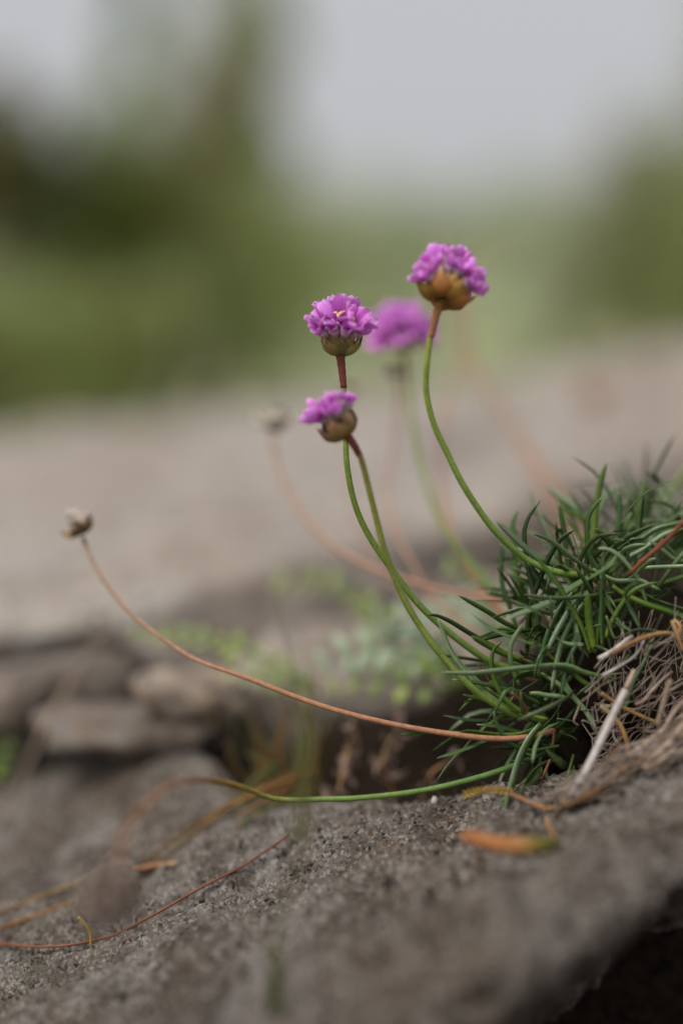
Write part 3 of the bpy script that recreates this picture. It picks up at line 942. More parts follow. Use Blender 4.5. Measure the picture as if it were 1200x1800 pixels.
BR_G, BR_B, BR_R = bract_set(M_BRACT), bract_set(M_BRACTB), bract_set(M_BRACTR)
BR_D, BR_P, BR_F = bract_set(M_DARKB, 0.42, 0.34), [shell('bract', 0.5, 0.36, 0.6, M_PAPER, 0.2), shell('bract', 0.45, 0.3, 0.2, M_PAPER, 0.3)], [shell('bract', 0.5, 0.28, 0.5, M_FUZZ, 0.25), shell('bract', 0.45, 0.24, 0.9, M_FUZZ, 0.3)]


def tube_mesh():
    v, f, tl = sweep([Vector((0, 0, 0)), Vector((0, 0, 0.2)), Vector((0, 0, 0.4))], lambda t: 0.055 + 0.075 * t, lambda t: 0.055 + 0.075 * t, 8, 5)
    return make_mesh('floret', v, f, M_CALYX, tl)


def stamen_mesh():
    v, f, tl = sweep([Vector((0, 0, 0)), Vector((0.01, 0, 0.16)), Vector((0.035, 0, 0.30))], lambda t: 0.010, lambda t: 0.010, 5, 5)
    me = make_mesh('stamen', v, f, M_PETAL, tl)
    return me


def anther_mesh():
    v, f, tl = sweep([Vector((-0.045, 0, 0.30)), Vector((0.03, 0, 0.315)), Vector((0.085, 0, 0.30))], lambda t: 0.012 + 0.022 * math.sin(math.pi * t), lambda t: 0.012 + 0.022 * math.sin(math.pi * t), 6, 6)
    return make_mesh('anther', v, f, M_ANTHER, tl)


TUBE, STAMEN, ANTHER = tube_mesh(), stamen_mesh(), anther_mesh()


def look(dirv, roll=0.0):
    """rotation taking +Z to dirv"""
    q_ = Vector(dirv).normalized().to_track_quat('Z', 'Y').to_matrix().to_4x4()
    return q_ @ Matrix.Rotation(roll, 4, 'Z')


def camvec(x, y, z):
    """x right, y up, z towards the lens"""
    return (RGT * x + UPV * y - FWD * z).normalized()


def T(v): return Matrix.Translation(Vector(v) * S)


def floret(parent, base, pos, dirv, opened, scale=1.0, petals=5, stam=5, seed=0):
    r = random.Random(seed)
    fo = link('floret', TUBE, parent, T(Vector(pos) - base) @ look(dirv, r.uniform(0, 6.28)) @ Matrix.Scale(scale, 4))
    for k in range(petals):
        a_ = 2 * math.pi * k / petals + r.uniform(-0.2, 0.2)
        sp = opened * r.uniform(0.85, 1.6)
        m = Matrix.Rotation(a_, 4, 'Z') @ T((0, 0.085, 0.36)) @ Matrix.Rotation(math.pi / 2 - sp, 4, 'X') @ Matrix.Rotation(r.uniform(-.25, .25), 4, 'Y')
        link('petal', r.choice(PETALS), fo, m @ Matrix.Scale(r.uniform(0.9, 1.1), 4))
    for k in range(stam):
        a_ = 2 * math.pi * k / max(1, stam) + r.uniform(-0.3, 0.3)
        m = Matrix.Rotation(a_, 4, 'Z') @ T((0.03, 0, 0.36)) @ Matrix.Rotation(r.uniform(-0.1, 0.3), 4, 'Y') @ Matrix.Rotation(r.uniform(-0.3, 0.3), 4, 'X') @ Matrix.Scale(r.uniform(0.7, 1.05), 4)
        link('stamen', STAMEN, fo, m)
        link('anther', ANTHER, fo, m)
    return fo


def bract_cup(parent, base, c, axis, meshes, rad, rings, seed, flare=0.0, scale=1.0):
    """overlapping bracts that start at the stalk end and curl up round the head"""
    r = random.Random(seed)
    ax = Vector(axis).normalized()
    R = look(ax)
    for (cnt, ang, off, sc) in rings:
        for k in range(cnt):
            a_ = 2 * math.pi * (k + off) / cnt + r.uniform(-0.15, 0.15)
            m = T(Vector(c) - base) @ R @ Matrix.Rotation(a_, 4, 'Z') @ T((0, rad * math.sin(ang), -rad * math.cos(ang))) \
                @ Matrix.Rotation(ang * 0.45 + flare + r.uniform(-.12, .12), 4, 'X') @ Matrix.Scale(sc * scale * r.uniform(0.9, 1.1), 4)
            link('bract', r.choice(meshes), parent, m)


def core(parent, c, axis, rad, mat):
    """receptacle inside the bracts"""
    b = np.array([(math.sin(t) * math.cos(p_), math.sin(t) * math.sin(p_), math.cos(t)) for t in np.linspace(0.05, math.pi - 0.05, 10) for p_ in np.linspace(0, 2 * math.pi, 14, endpoint=False)])
    b = b * np.array([rad, rad, rad * 0.8])
    b = b @ np.array(look(axis).to_3x3()).T + np.array(c)
    f = [(i * 14 + j, (i + 1) * 14 + j, (i + 1) * 14 + (j + 1) % 14, i * 14 + (j + 1) % 14) for i in range(9) for j in range(14)]
    return build('receptacle', b, f, mat, parent, attr=np.full(len(b), 0.3))


def thrift_flower(stem_pts, c, axis, label, stem_mat, sheath_mat, sheath_pts, bracts, bmat, florets, calyxes, scale=1.0, r_stem=(0.085, 0.07), cup_r=0.30, flare=0.0, seed=1, stam=5):
    base = stem_pts[-1]
    o = empty('thrift_flower', base, label, 'flower', 'pink thrift flowers')
    rod('stem', stem_pts[::-1], r_stem[0], r_stem[1], stem_mat, o, n=48, sides=10)
    v, f, tl = sweep(sheath_pts, lambda t: r_stem[1] * (1.75 - 0.62 * t ** 0.6), lambda t: r_stem[1] * (1.75 - 0.62 * t ** 0.6), 10, 14, wobble=0.05)
    build('sheath', v, f, sheath_mat, o, tl)
    core(o, c, axis, cup_r * 1.0, bmat)
    bract_cup(o, base, c, axis, bracts, cup_r, [(7, 0.25, 0.0, 1.12), (6, 0.55, 0.5, 1.0), (6, 0.95, 0.2, 0.8)], seed, flare, scale)
    for i, (dx, dy, dz, op, sc) in enumerate(florets):
        dv = camvec(dx, dy, dz)
        floret(o, base, Vector(c) + dv * (0.12 + 0.06 * scale), dv, op, sc * scale, seed=seed * 100 + i, stam=stam)
    for i, (dx, dy, dz) in enumerate(calyxes):
        dv = camvec(dx, dy, dz)
        m = T(Vector(c) + dv * 0.22 - base) @ look(dv) @ Matrix.Scale(1.15 * scale, 4)
        fo = link('floret', TUBE, o, m)
        for k in range(3):
            link('petal', PETALS[1], fo, Matrix.Rotation(k * 2.1, 4, 'Z') @ T((0, 0.04, 0.3)) @ Matrix.Rotation(math.pi / 2 + 0.12, 4, 'X') @ Matrix.Scale(0.55, 4))
    return o


# flower with the open florets, in focus
sB = [(599, 628, 36.5), (601, 650, 36.5), (604, 690, 36.5), (607, 760, 36.5), (610, 820, 36.5), (624, 888, 36.5), (650, 945, 36.6), (690, 1003, 36.7), (740, 1067, 36.8), (798, 1119, 37.0), (858, 1161, 37.2), (905, 1178, 37.4), (960, 1190, 37.6)]
stemB = [P(*a_) for a_ in sB]
thrift_flower(stemB, P(598, 603, 36.5), camvec(-0.02, 1, 0.06), 'upright pink thrift flower with open cupped petals and yellow stamens on red-necked stem', M_STEM, M_SHEATH,
              spline([P(598, 624, 36.5), P(601, 652, 36.5), P(604, 682, 36.5)], 6), BR_G, M_BRACT,
              [(-0.02, 0.80, 0.62, 0.40, 1.08), (0.42, 0.55, 0.70, 0.42, 1.0), (-0.66, 0.62, 0.45, 0.18, 1.0), (-0.34, 1.0, -0.05, 0.38, 1.05), (0.16, 1.1, -0.2, 0.4, 1.08),
               (0.72, 0.75, 0.05, 0.42, 0.98), (-0.65, 0.6, -0.4, 0.3, 0.9), (0.5, 0.6, -0.65, 0.4, 0.9), (-0.1, 0.6, -0.8, 0.4, 0.95)],
              [(0.2, 0.35, 0.95), (-0.25, 0.4, 0.9), (0.65, 0.35, 0.65), (-0.7, 0.35, 0.6)], 1.0, (0.095, 0.072), 0.33, -0.08, 3)

# flower tilted away with brown bracts showing
sC = [(770, 538, 35.5), (765, 556, 35.5), (757, 585, 35.6), (750, 640, 35.6), (749, 690, 35.7), (762, 745, 35.8), (785, 795, 35.9), (815, 855, 36.0), (860, 922, 36.2), (895, 959, 36.4), (924, 983, 36.6), (955, 998, 36.7), (990, 1008, 36.8), (1055, 1014, 37.2)]
thrift_flower([P(*a_) for a_ in sC], P(784, 508, 35.4), camvec(0.22, 0.85, -0.42), 'highest pink thrift flower, leaning away to show orange brown bracts beneath', M_STEM, M_SHEATHB,
              spline([P(774, 528, 35.45), P(764, 560, 35.5), P(757, 592, 35.6)], 6), BR_B, M_BRACTB,
              [(-0.92, 0.50, 0.20, 0.40, 0.88), (-0.34, 1.0, 0.05, 0.30, 0.98), (0.22, 0.95, 0.0, 0.36, 0.92), (0.80, 0.66, 0.30, 0.42, 0.92), (1.0, 0.05, 0.25, 0.22, 0.85),
               (0.75, 0.4, -0.5, 0.4, 0.8), (-0.3, 0.6, -0.7, 0.4, 0.8)],
              [(-0.5, 0.62, 0.6), (-0.3, 0.8, 0.5), (0.1, 0.75, 0.65), (0.4, 0.6, 0.65), (-0.7, 0.4, 0.6), (0.75, 0.15, 0.6)], 1.0, (0.095, 0.072), 0.34, -0.45, 5, 3)

# small drooping flower in front of the first stem
sA = [(612, 768, 35.2), (622, 782, 35.2), (634, 805, 35.3), (646, 850, 35.4), (662, 915, 35.6), (676, 968, 35.7), (697, 1025, 35.9), (720, 1072, 36.0), (740, 1104, 36.1), (759, 1131, 36.1), (788, 1167, 36.2), (812, 1193, 36.2), (841, 1219, 36.3), (870, 1238, 36.4), (900, 1254, 36.6), (960, 1268, 37.0)]
thrift_flower([P(*a_) for a_ in sA], P(595, 748, 35.1), camvec(-0.55, 0.75, 0.1), 'small half-open pink thrift flower nodding sideways below the upright open flower', M_OLIVE, M_SHEATH,
              spline([P(606, 761, 35.15), P(621, 781, 35.2), P(632, 801, 35.3)], 6), BR_R, M_BRACTR,
              [(-0.95, 0.3, 0.4, 0.5, 0.85), (-0.6, 0.75, 0.4, 0.4, 0.85), (-0.75, 0.45, -0.3, 0.45, 0.85)],
              [(-0.2, 0.9, 0.4), (0.15, 0.9, 0.3), (-0.1, 0.5, 0.9), (0.2, 0.8, -0.4), (-0.4, 0.5, 0.8), (0.35, 0.8, 0.1)], 0.92, (0.095, 0.075), 0.36, -0.05, 8)

# full flower out of focus behind
sD = [(712, 625, 43.5), (714, 660, 43.5), (720, 720, 43.3), (733, 790, 43), (752, 860, 42.5), (778, 922, 42), (820, 985, 41), (880, 1045, 40), (960, 1090, 39)]
rr = random.Random(4)
fl = []
for i in range(24):
    th, ph = math.acos(1 - 1.0 * (i + 0.5) / 24), i * 2.399
    fl.append((math.sin(th) * math.cos(ph), math.cos(th) + 0.1, math.sin(th) * math.sin(ph), rr.uniform(0.4, 0.6), 1.0))
thrift_flower([P(*a_) for a_ in sD], P(705, 597, 43.5), camvec(-0.12, 1, 0.05), 'full domed pink thrift flower, softly blurred behind the two sharp stems', M_STEM, M_SHEATH,
              spline([P(711, 628, 43.5), P(713, 650, 43.5), P(715, 680, 43.5)], 6), BR_G, M_BRACT, fl, [], 1.0, (0.075, 0.065), 0.36, 0.0, 11, 2)


# ------------------------------------------------------------------ spent flowers on dry stalks
def spent_head(o, base, c, axis, nd, np_, seed, sc=1.0, dark=BR_D, pap=BR_P, spread=0.9):
    r = random.Random(seed)
    R = look(axis)
    core(o, c, axis, 0.14 * sc, M_DARKB)
    for k in range(nd):
        a_ = 2 * math.pi * k / nd + r.uniform(-.3, .3)
        m = T(Vector(c) - base) @ R @ Matrix.Rotation(a_, 4, 'Z') @ T((0, 0.06 * sc, -0.08 * sc)) @ Matrix.Rotation(r.uniform(0.1, 0.9) * spread, 4, 'X') @ Matrix.Scale(sc * r.uniform(0.8, 1.15), 4)
        link('bract', r.choice(dark), o, m)
    for k in range(np_):
        a_ = 2 * math.pi * k / max(1, np_) + r.uniform(-.4, .4)
        m = T(Vector(c) - base) @ R @ Matrix.Rotation(a_, 4, 'Z') @ T((0, 0.03 * sc, 0.02 * sc)) @ Matrix.Rotation(r.uniform(0.0, 1.2), 4, 'X') @ Matrix.Scale(sc * r.uniform(0.7, 1.05), 4)
        link('papery_bract', r.choice(pap), o, m)


def spent(stem, c, axis, label, mat, nd, np_, seed, sc=1.0, r=(0.075, 0.055), name='spent_flower', **kw):
    pts = [P(*a_) for a_ in stem]
    o = empty(name, pts[-1], label, 'dried flower', 'spent flowers on dry stalks')
    rod('stem', pts[::-1], r[0], r[1], mat, o, n=44, sides=8)
    if nd + np_: spent_head(o, pts[-1], P(*c), axis, nd, np_, seed, sc, **kw)
    return o


spent([(146, 945, 39.2), (160, 980, 39), (185, 1025, 38.7), (232, 1080, 38.3), (290, 1125, 37.9), (345, 1160, 37.5), (430, 1190, 37.1), (520, 1225, 36.8), (600, 1251, 36.5), (700, 1275, 36.3), (790, 1290, 36.2), (860, 1298, 36.2), (925, 1296, 36.3), (972, 1284, 36.6)],
      (141, 932, 39.2), camvec(-0.35, 0.9, 0.1), 'long bare orange brown stalk ending in a tattered two-lobed spent flower head', M_DRY, 6, 5, 31, 1.35, (0.078, 0.055), spread=-0.5)
spent([(478, 770, 43.5), (487, 815, 43.3), (508, 865, 43), (540, 915, 42.6), (580, 955, 42.2), (630, 988, 41.8), (690, 1012, 41.3), (760, 1033, 40.8), (830, 1047, 40.2), (910, 1062, 39.2), (985, 1105, 38.9)],
      (484, 752, 43.5), camvec(0.1, 0.95, 0.2), 'pinkish dry stalk arching up to a fluffy pale spent head above the pale rock', M_DRYPINK, 2, 16, 32, 1.45, (0.085, 0.075))
spent([(700, 675, 44), (697, 730, 44), (690, 790, 44), (680, 850, 43.8), (683, 890, 43.5), (700, 945, 43), (725, 990, 42.5), (760, 1050, 42), (850, 1125, 40.5), (960, 1185, 39)],
      (697, 660, 44), camvec(-0.7, 0.6, 0.1), 'thin brown stalk with a small dark spent head under the blurred pink flower', M_DRYPINK, 5, 3, 33, 0.95, (0.07, 0.06))
spent([(612, 708, 47), (606, 780, 47), (610, 850, 46.5), (630, 930, 46), (660, 990, 45), (720, 1050, 44), (850, 1150, 41.2), (960, 1200, 39.3)],
      (613, 690, 47), camvec(0, 1, 0), 'very faint dry stalk with spent head hidden behind the upright flower stem', M_DRYPINK, 6, 5, 34, 0.95, (0.05, 0.04))
spent([(822, 520, 48), (821, 590, 48), (806, 640, 47.6), (787, 700, 47), (774, 780, 46.2), (772, 830, 45.4), (778, 880, 44.5), (790, 930, 43.5), (815, 985, 42), (850, 1040, 40.5), (885, 1082, 39)],
      (822, 505, 48), camvec(0.1, 1, 0), 'orange pink dry stalk rising from the cushion behind the highest flower', M_DRY, 3, 0, 35, 0.5, (0.085, 0.06))
spent([(768, 412, 52), (785, 480, 52), (806, 580, 51.6), (826, 640, 51.2), (860, 690, 50.8), (893, 740, 50.4), (930, 810, 49.5), (962, 880, 48.5), (1000, 950, 46), (1060, 1040, 42.5), (1095, 1090, 40.8)],
      (767, 405, 52), camvec(-0.2, 1, 0), 'tall blurred brown stalk crossing behind the highest flower, bare at its tip', M_DRYPINK, 0, 0, 36, 0.4, (0.08, 0.06))
spent([(890, 424, 52), (850, 446, 52), (822, 480, 51.8), (818, 540, 51.5), (824, 610, 51.3), (845, 668, 51), (880, 722, 50.6), (935, 800, 49.8), (990, 885, 47.5), (1050, 980, 44), (1085, 1060, 41.2)],
      (892, 423, 52), camvec(1, 0.4, 0), 'blurred brown stalk bent over at its tip behind the highest flower', M_DRY, 0, 0, 37, 0.4, (0.07, 0.075))

# flower stalk lying over the rock, its grey head hanging towards the lens
o = spent([(206, 1530, 29.4), (212, 1495, 30.0), (230, 1442, 31.0), (270, 1402, 31.8), (305, 1377, 32.5), (345, 1372, 33.6), (385, 1374, 34.8), (430, 1385, 35.4), (465, 1400, 35.8), (500, 1406, 36), (560, 1405, 36.1), (640, 1402, 36.1), (740, 1390, 36.2), (820, 1372, 36.3), (880, 1354, 36.5), (930, 1335, 36.8)],
          (192, 1575, 29.0), camvec(-0.25, -0.85, 0.35), 'low stalk turning green to orange, grey brown dried head drooping over the rock', M_TURN, 0, 0, 38, 1.0, (0.08, 0.06))
hb, hc = P(930, 1335, 36.8), P(192, 1577, 29.0)
core(o, hc, camvec(0, 1, 0), 0.40, M_FUZZ)
rq = random.Random(77)
for k in range(64):
    zz = 1 - 2 * (k + 0.5) / 64
    ph = k * 2.39996
    dv = camvec(math.sqrt(1 - zz * zz) * math.cos(ph), zz, math.sqrt(1 - zz * zz) * math.sin(ph))
    m = T(hc + dv * 0.28 - hb) @ look(dv, rq.uniform(0, 6.28)) @ Matrix.Rotation(math.pi / 2 - rq.uniform(0.35, 0.8), 4, 'X') @ Matrix.Scale(rq.uniform(0.75, 1.05), 4)
    link('papery_bract', rq.choice(BR_F), o, m)


# ------------------------------------------------------------------ twigs, grass and litter on the rock
def twig(pts, w0, w1, mat, label, name='twig', cat='twig', group=None):
    p_ = [P(*a_) for a_ in pts]
    o = rod(name, p_, w0, w1, mat, None, n=36, sides=7, origin=p_[0], wobble=0.04)
    tag(o, label, cat, group)
    return o


twig([(x_, y_, on_slab(x_, y_, 0.32)) for x_, y_ in ((510, 1466), (430, 1520), (350, 1562), (270, 1608), (200, 1643), (130, 1660), (60, 1664), (-30, 1655))], 0.035, 0.038, M_REDSTEM, 'thin dark red twig curving across the speckled rock')
twig([(x_, y_, on_slab(x_, y_, 0.12)) for x_, y_ in ((-20, 1612), (40, 1588), (100, 1566), (150, 1548))], 0.05, 0.04, M_BROWN, 'straight red brown twig lying flat behind the drooping grey head')
twig([(x_, y_, on_slab(x_, y_, 0.12)) for x_, y_ in ((-20, 1640), (40, 1618), (110, 1592), (135, 1584))], 0.055, 0.05, M_GRASSB, 'yellow brown twig lying parallel below the straight red brown twig')
twig([(160, 1662, on_slab(160, 1662, 0.1)), (159, 1640, on_slab(160, 1662, 0.15)), (150, 1625, on_slab(160, 1662, 0.2)), (138, 1612, on_slab(160, 1662, 0.25))], 0.03, 0.05, M_YELLOWF, 'tiny yellow shoot standing on the dark red twig')
twig([(x_, y_, on_slab(x_, y_, 0.1)) for x_, y_ in ((235, 1530), (275, 1521), (310, 1518))], 0.075, 0.06, M_BROWN, 'short thick rusty stub lying on the rock below the grass blades')
twig([(-170, 2010, 30), (-80, 1700, 30), (-15, 1470, 30), (40, 1360, 30), (90, 1260, 30.2), (140, 1170, 30.5), (185, 1110, 30.8)], 0.065, 0.04, M_STRAW, 'pale blurred dry grass stem leaning across the dark gap', 'dry_grass', 'grass')
twig([(1075, 1010, 41), (1120, 925, 42.6), (1160, 880, 42.6), (1215, 818, 42)], 0.05, 0.10, M_WEED, 'pale green blurred blade leaning out behind the cushion', 'dry_grass', 'grass')


def tuft(name, base, blades, label, cat='grass', group=None):
    o = empty(name, base, label, cat, group)
    for (pts, wpx, m) in blades:
        blade('blade', [P(*a_) for a_ in pts], wpx * PX, m, o, n=14, roll=random.uniform(-0.4, 0.4), thick=0.2)
    return o


rb = random.Random(9)
bl = []
for (x0, y0, x1, y1, d0_, d1_, m, wp) in [
    (545, 1345, 245, 1532, 41.0, 39.0, M_GRASSB, 9), (560, 1330, 300, 1515, 41.4, 39.3, M_GRASSG, 9), (540, 1370, 330, 1520, 40.6, 38.8, M_GRASSB, 9),
    (565, 1350, 365, 1460, 40.8, 39.6, M_GRASSB, 12), (550, 1390, 350, 1500, 40.4, 39.0, M_GRASSG, 7), (500, 1330, 385, 1455, 41.2, 40.2, M_GRASSG, 10)]:
    mx_, my_ = (x0 + x1) / 2, (y0 + y1) / 2 - rb.uniform(4, 20)
    for q in range(2):
        ox_, oy_ = rb.uniform(-16, 16), rb.uniform(-10, 10)
        bl.append(([(x0, y0, d0_), (mx_ + ox_, my_ + oy_, (d0_ + d1_) / 2 - 0.3), (x1 + 2 * ox_, y1 + oy_, d1_)], wp * 0.65, m))
tuft('grass_tuft', P(552, 1372, 41), bl, 'tuft of brown and olive grass blades sprawling over the rock')
bl = []
for (x0, x1, y1, m, wp) in [(500 + rb.uniform(-70, 70), 510 + rb.uniform(-110, 90), rb.uniform(1190, 1330), rb.choice((M_GRASSB, M_GRASSG, M_GRASSG)), rb.uniform(4, 7)) for _ in range(26)] + [(520, 478, 1025, M_GRASSG, 6), (515, 545, 1150, M_GRASSG, 8), (500, 505, 1190, M_GRASSB, 8), (470, 430, 1230, M_GRASSB, 8), (540, 575, 1210, M_GRASSG, 9),
                            (490, 520, 1200, M_GRASSB, 7), (560, 600, 1240, M_GRASSB, 6), (480, 460, 1190, M_GRASSG, 7), (525, 540, 1240, M_GRASSB, 9), (455, 400, 1300, M_GRASSB, 10), (535, 560, 1180, M_GRASSB, 7),
                            (505, 480, 1270, M_GRASSG, 9), (545, 530, 1290, M_GRASSB, 10), (475, 500, 1240, M_GRASSB, 8), (430, 372, 1345, M_GRASSB, 12)]:
    d_ = rb.uniform(41, 43.5)
    wp *= 0.62
    bl.append(([(x0, 1490, d_), (x0, 1405, d_), ((x0 * 0.6 + x1 * 0.4) + rb.uniform(-22, 22), 1405 * 0.5 + y1 * 0.5, d_), (x1, y1, d_ + rb.uniform(-0.5, 0.5))], wp, m))
tuft('grass_tuft', P(505, 1410, 42), bl, 'upright brown and green grass tuft growing from the crack')
bl = []
for (x0, y0, x1, y1) in [(520, 1440, 250, 1470), (470, 1450, 200, 1490), (560, 1420, 380, 1465)]:
    bl.append(([(x0, y0, 39.6), ((x0 + x1) / 2, (y0 + y1) / 2 - 6, 40.2), (x1, y1, 40.6)], 7, M_GRASSG))
tuft('grass_tuft', P(530, 1440, 39.6), bl, 'few flat green grass blades pressed against the rock')

# foreground grass spike and stray blade, out of focus
o = empty('grass_spike', P(484, 1735, 30.2), 'blurred olive grass spike standing in front of the low green stalk', 'grass')
rod('stem', [P(480, 1800, on_slab(480, 1800, -0.1)), P(496, 1640, 30.3), P(515, 1540, 30.3), P(530, 1470, 30.2)], 0.035, 0.03, M_GRASSG, o, 14, 6)
for k in range(26):
    t = k / 25
    px, py = 528 + 16 * t, 1485 - 190 * t
    c = P(px, py, 30.2)
    sd_ = -1 if k % 2 else 1
    blade('spikelet', [c, c + RGT * 0.07 * sd_ + UPV * 0.12, c + RGT * 0.10 * sd_ + UPV * 0.34], 0.17 * (1 - 0.5 * t), M_SPIKE, o, n=6, roll=rb.uniform(-1, 1), thick=0.6)
rod('axis', [P(528, 1485, 30.2), P(536, 1390, 30.2), P(546, 1230, 30.2)], 0.03, 0.012, M_GRASSG, o, 10, 6)
tuft('grass_tuft', P(480, 1745, 30.2), [([(474, 1800, on_slab(474, 1800, -0.1)), (482, 1700, 30), (487, 1645, 29.9)], 15, M_GRASSG), ([(484, 1800, on_slab(484, 1800, -0.1)), (492, 1705, 30.1), (478, 1660, 30)], 11, M_GRASSG)], 'short dark green blurred blades at the foot of the olive grass spike')


# ferny weeds growing from the crack
def leaflet(name, L, W, mat, lobes=5):
    pts = []
    for i in range(lobes * 2 + 1):
        t = i / (lobes * 2)
        wv = W * 0.5 * math.sin(math.pi * (0.12 + 0.85 * t)) * (1.0 if i % 2 else 0.68)
        pts.append((t, wv))
    v, f = [], []
    for t, wv in pts:
        z = 0.12 * L * math.sin(math.pi * t)
        v += [(-wv, L * t, z - wv * 0.25), (0, L * t, z + 0.02), (wv, L * t, z - wv * 0.25)]
    for i in range(len(pts) - 1):
        a_ = i * 3
        f += [(a_, a_ + 1, a_ + 4, a_ + 3), (a_ + 1, a_ + 2, a_ + 5, a_ + 4)]
    return make_mesh(name, v, f, mat)


LFG = [leaflet('leaflet', 0.62, 0.36, M_WEED), leaflet('leaflet', 0.5, 0.3, M_WEED)]
LFP = [leaflet('leaflet', 0.8, 0.42, M_WEEDG), leaflet('leaflet', 0.66, 0.36, M_WEEDG)]


def frond(plant, pts, n, sc, leaves, seed):
    r = random.Random(seed)
    p_ = [P(*a_) for a_ in pts]
    base = BASE[plant]
    fo = rod('frond', p_, 0.05, 0.02, M_GRASSG, plant, 16, 6)
    c = spline(p_, n + 1)
    for i in range(1, n + 1):
        tan = (c[i] - c[i - 1]).normalized()
        side = tan.cross(Vector((0, -0.75, 0.66))).normalized()
        for s in (-1, 1):
            dv = (tan * 0.45 + side * s * 0.85 + Vector((0, 0, r.uniform(-0.15, 0.35)))).normalized()
            zc = side.cross(tan) + Vector((r.gauss(0, .3), r.gauss(0, .3), r.gauss(0, .3)))
            xv = dv.cross(zc).normalized(); zv = xv.cross(dv).normalized()
            R = Matrix((xv, dv, zv)).transposed().to_4x4()
            k = 1.2 * sc * (0.55 + 0.6 * math.sin(math.pi * (0.15 + 0.75 * i / n))) * r.uniform(0.85, 1.15)
            link('leaflet', r.choice(leaves), fo, T(c[i] - base) @ R @ Matrix.Scale(k, 4))
    return fo


wd = empty('ferny_weed', P(600, 1210, 44.5), 'yellow green ferny weed arching over the rock behind the stems', 'weed')
frond(wd, [(640, 1190, 44.5), (668, 1110, 44.8), (625, 1045, 45.2), (560, 1025, 45.6), (495, 1022, 46)], 9, 0.78, LFG, 1)
frond(wd, [(660, 1200, 44.5), (700, 1150, 44.6), (672, 1085, 44.9), (640, 1060, 45.2)], 6, 0.6, LFG, 2)
wd = empty('ferny_weed', P(520, 1240, 43.5), 'green ferny weed reaching past the orange stalk over the tan stone', 'weed')
frond(wd, [(560, 1215, 43.5), (500, 1175, 43.6), (420, 1140, 43.8), (330, 1120, 44), (240, 1112, 44.3)], 11, 0.66, LFG, 3)
frond(wd, [(560, 1220, 43.5), (520, 1200, 43.2), (460, 1195, 43.1), (410, 1180, 43.2)], 6, 0.6, LFG, 4)
wd = empty('ferny_weed', P(760, 1220, 43), 'grey green broad-lobed weed in the shade beside the two crossing stems', 'weed')
frond(wd, [(790, 1200, 43), (730, 1150, 42.8), (660, 1140, 42.8), (575, 1165, 42.8)], 6, 0.95, LFP, 5)
frond(wd, [(800, 1200, 43), (780, 1150, 43), (740, 1105, 43), (670, 1095, 43.2)], 5, 0.9, LFP, 6)
frond(wd, [(790, 1215, 43), (720, 1205, 42.6), (640, 1195, 42.6), (590, 1205, 42.6)], 5, 0.8, LFG, 7)
frond(wd, [(810, 1230, 42.8), (790, 1190, 42.6), (770, 1165, 42.6), (720, 1170, 42.6)], 5, 0.85, LFG, 12)
wd = empty('ferny_weed', P(870, 1130, 43.5), 'pale green ferny weed peeping out behind the cushion', 'weed')
frond(wd, [(880, 1140, 43.5), (855, 1060, 43.8), (825, 1010, 44), (790, 1000, 44.3)], 6, 0.8, LFG, 8)
frond(wd, [(880, 1150, 43.5), (850, 1100, 43.6), (810, 1080, 43.8), (760, 1060, 44)], 6, 0.8, LFP, 9)
wd = empty('ferny_weed', P(-10, 1380, 46), 'small yellow green weed clump at the end of the brown grey slabby stone', 'weed')
frond(wd, [(-20, 1380, 46), (-5, 1330, 45.6), (10, 1305, 45.4)], 4, 0.9, LFG, 10)


# withered curled leaves hanging in the dark hollow
CURLS = [shell('withered_leaf', 0.55, 0.26, 2.6, M_WITHER, 0.5, 8, 5, 0.02, 0.1), shell('withered_leaf', 0.45, 0.22, -3.0, M_WITHER, -0.6, 8, 5, 0.02, 0.1), shell('withered_leaf', 0.5, 0.3, 1.6, M_WITHER, 0.7, 8, 5, 0.02, 0.5)]


def sprig(stem, n, sc, label, seed):
    r = random.Random(seed)
    p_ = [P(*a_) for a_ in stem]
    o = empty('withered_sprig', p_[0], label, 'dead plant')
    rod('stem', p_, 0.06, 0.03, M_BROWN, o, 14, 6)
    c = spline(p_, n)
    for q_ in c:
        for k in range(5):
            m = T(q_ - p_[0] + Vector((r.gauss(0, .08), r.gauss(0, .08), r.gauss(0, .08)))) @ Matrix.Rotation(r.uniform(0, 6.28), 4, 'Z') @ Matrix.Rotation(r.uniform(-1, 1), 4, 'Y') @ Matrix.Rotation(r.uniform(-1, 1), 4, 'X') @ Matrix.Scale(sc * r.uniform(0.7, 1.25), 4)
            link('withered_leaf', r.choice(CURLS), o, m)


sprig([(588, 1480, 40.2), (592, 1420, 40.0), (600, 1370, 40.2), (612, 1320, 40.5), (618, 1270, 40.8)], 8, 1.05, 'greyish withered sprig of curled leaves standing on the rock by the green stalk', 1)
sprig([(700, 1450, 40.6), (690, 1390, 40.4), (672, 1350, 40.4), (680, 1310, 40.5), (705, 1280, 40.7)], 6, 0.95, 'brown withered sprig of curled leaves deep in the dark hollow', 2)
sprig([(742, 1430, 40.2), (750, 1375, 39.8), (765, 1352, 39.8), (790, 1340, 40)], 3, 0.8, 'small reddish withered scrap beneath the cushion', 3)

# bud hanging before the tan stone
o = empty('dry_bud', P(369, 1262, 43.4), 'tiny dark dry bud on a thread stalk before the tan stone', 'dried flower')
rod('stem', [P(372, 1300, 43.6), P(372, 1260, 43.4), P(369, 1222, 43.3)], 0.02, 0.02, M_BROWN, o, 8, 5)
spent_head(o, P(369, 1262, 43.4), P(368, 1215, 43.3), camvec(0, 1, 0), 6, 0, 41, 0.55)

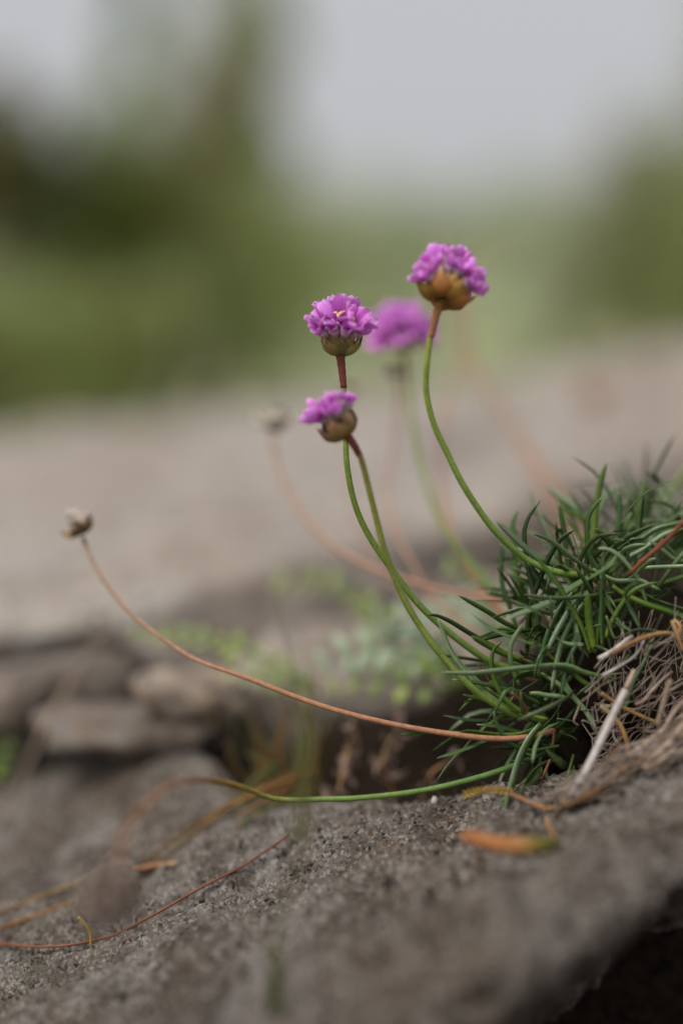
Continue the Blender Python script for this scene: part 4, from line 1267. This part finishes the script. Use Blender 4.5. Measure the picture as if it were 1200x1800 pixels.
# faded flower far back on the rock
o = empty('spent_flower', P(1045, 790, 66), 'faded pink ball of a flower far back on the rock', 'dried flower')
rod('stem', [P(1050, 800, 66), P(1046, 760, 66), P(1042, 720, 66)], 0.06, 0.05, M_DRYPINK, o, 8, 6)
spent_head(o, P(1045, 790, 66), P(1041, 708, 66), camvec(0, 1, 0), 10, 10, 42, 2.0, [shell('bract', 0.5, 0.34, 0.6, M_DRYPINK, 0.25)], [shell('bract', 0.5, 0.34, 0.5, M_DRYPINK, 0.25)], 1.4)

# yellow fern-like sprig under the hanging leaf
base = P(897, 1392, 35.3)
o = empty('yellow_sprig', base, 'little yellow feathery sprig lying under the broad hanging leaf', 'leaf')
c = spline([P(902, 1392, 35.3), P(870, 1388, 35.3), P(840, 1392, 35.2), P(822, 1397, 35.2)], 11)
rod('stem', c, 0.02, 0.012, M_BROWN, o, 11, 5)
for i, q_ in enumerate(c):
    for s in (-1, 1):
        blade('leaflet', [q_, q_ - RGT * 0.05 + UPV * 0.05 * s, q_ - RGT * 0.13 + UPV * 0.09 * s - FWD * 0.02], 0.055, M_YELLOWF, o, n=6, thick=0.35)

# orange leaf, blurred, on the slab in front
dl = [on_slab(x_, y_, 0.25) for x_, y_ in ((980, 1486), (930, 1496), (870, 1490), (805, 1470))]
base = P(900, 1495, dl[1])
o = empty('fallen_leaf', base, 'blurred orange leaf with a green end curling off the near rock', 'leaf')
blade('leaf_blade', [P(980, 1484, dl[0]), P(935, 1488, dl[1] - 1.3), P(870, 1484, dl[2] - 2.0), P(805, 1466, dl[3] - 2.4)], 0.36, M_ORANGE, o, n=16, roll=0.35, thick=0.08)
rod('leaf_stalk', [P(980, 1484, dl[0]), P(962, 1446, on_slab(962, 1446, 0.1)), P(955, 1420, on_slab(955, 1420, 0.1))], 0.05, 0.04, M_BROWN, o, 10, 6)

# pebble
c = P(763, 1408, on_slab(763, 1408, 0.08))
nu, nv = 14, 9
v = []
for i in range(nv):
    th = math.pi * i / (nv - 1)
    for j in range(nu):
        ph = 2 * math.pi * j / nu
        k = 1 + 0.12 * math.sin(3 * ph + 2 * th)
        v.append(c + Vector((0.085 * math.sin(th) * math.cos(ph) * k, 0.085 * math.sin(th) * math.sin(ph), 0.12 * math.cos(th) * k)))
f = [(i * nu + j, (i + 1) * nu + j, (i + 1) * nu + (j + 1) % nu, i * nu + (j + 1) % nu) for i in range(nv - 1) for j in range(nu)]
tag(build('pebble', v, f, M_PEBBLE, origin=c), 'tiny white pebble just below the low green stalk', 'pebble')

# moss specks and grit on the slab
V2, F2 = [], []
def specks(n, box, size, up):
    for i in range(n):
        x, y = random.uniform(*box[0]), random.uniform(*box[1])
        z = slab_at(x, y)
        s = size * random.uniform(0.5, 1.5)
        a_ = random.uniform(0, 6.28)
        dx, dy = math.cos(a_) * s, math.sin(a_) * s
        k = len(V2)
        V2.extend([Vector((x - dx, y - dy, z - .01)), Vector((x + dx, y + dy, z - .01)), Vector((x + dx * .3 + random.gauss(0, s), y + random.gauss(0, s), z + s * up)), Vector((x - dy, y + dx, z - .01))])
        F2.extend([(k, k + 1, k + 2), (k + 1, k + 3, k + 2), (k + 3, k, k + 2)])
specks(300, ((-8.6, -7.7), (-3.6, -0.3)), 0.022, 1.6)
specks(160, ((-8.9, -7.0), (-4.5, 0.5)), 0.02, 1.4)
specks(60, ((-9.0, -5.5), (-1.5, 2.5)), 0.02, 1.4)
tag(build('moss', V2, F2, M_MOSS), 'thin dark green moss specks on the rock near the red twig', 'moss', kind='stuff')
V2, F2 = [], []
specks(2600, ((-9.5, 5.5), (-5.0, 1.5)), 0.022, 1.1)
tag(build('grit', V2, F2, M_SLAB, smooth=False), 'loose mineral grit scattered on the near rock', 'grit', kind='stuff')
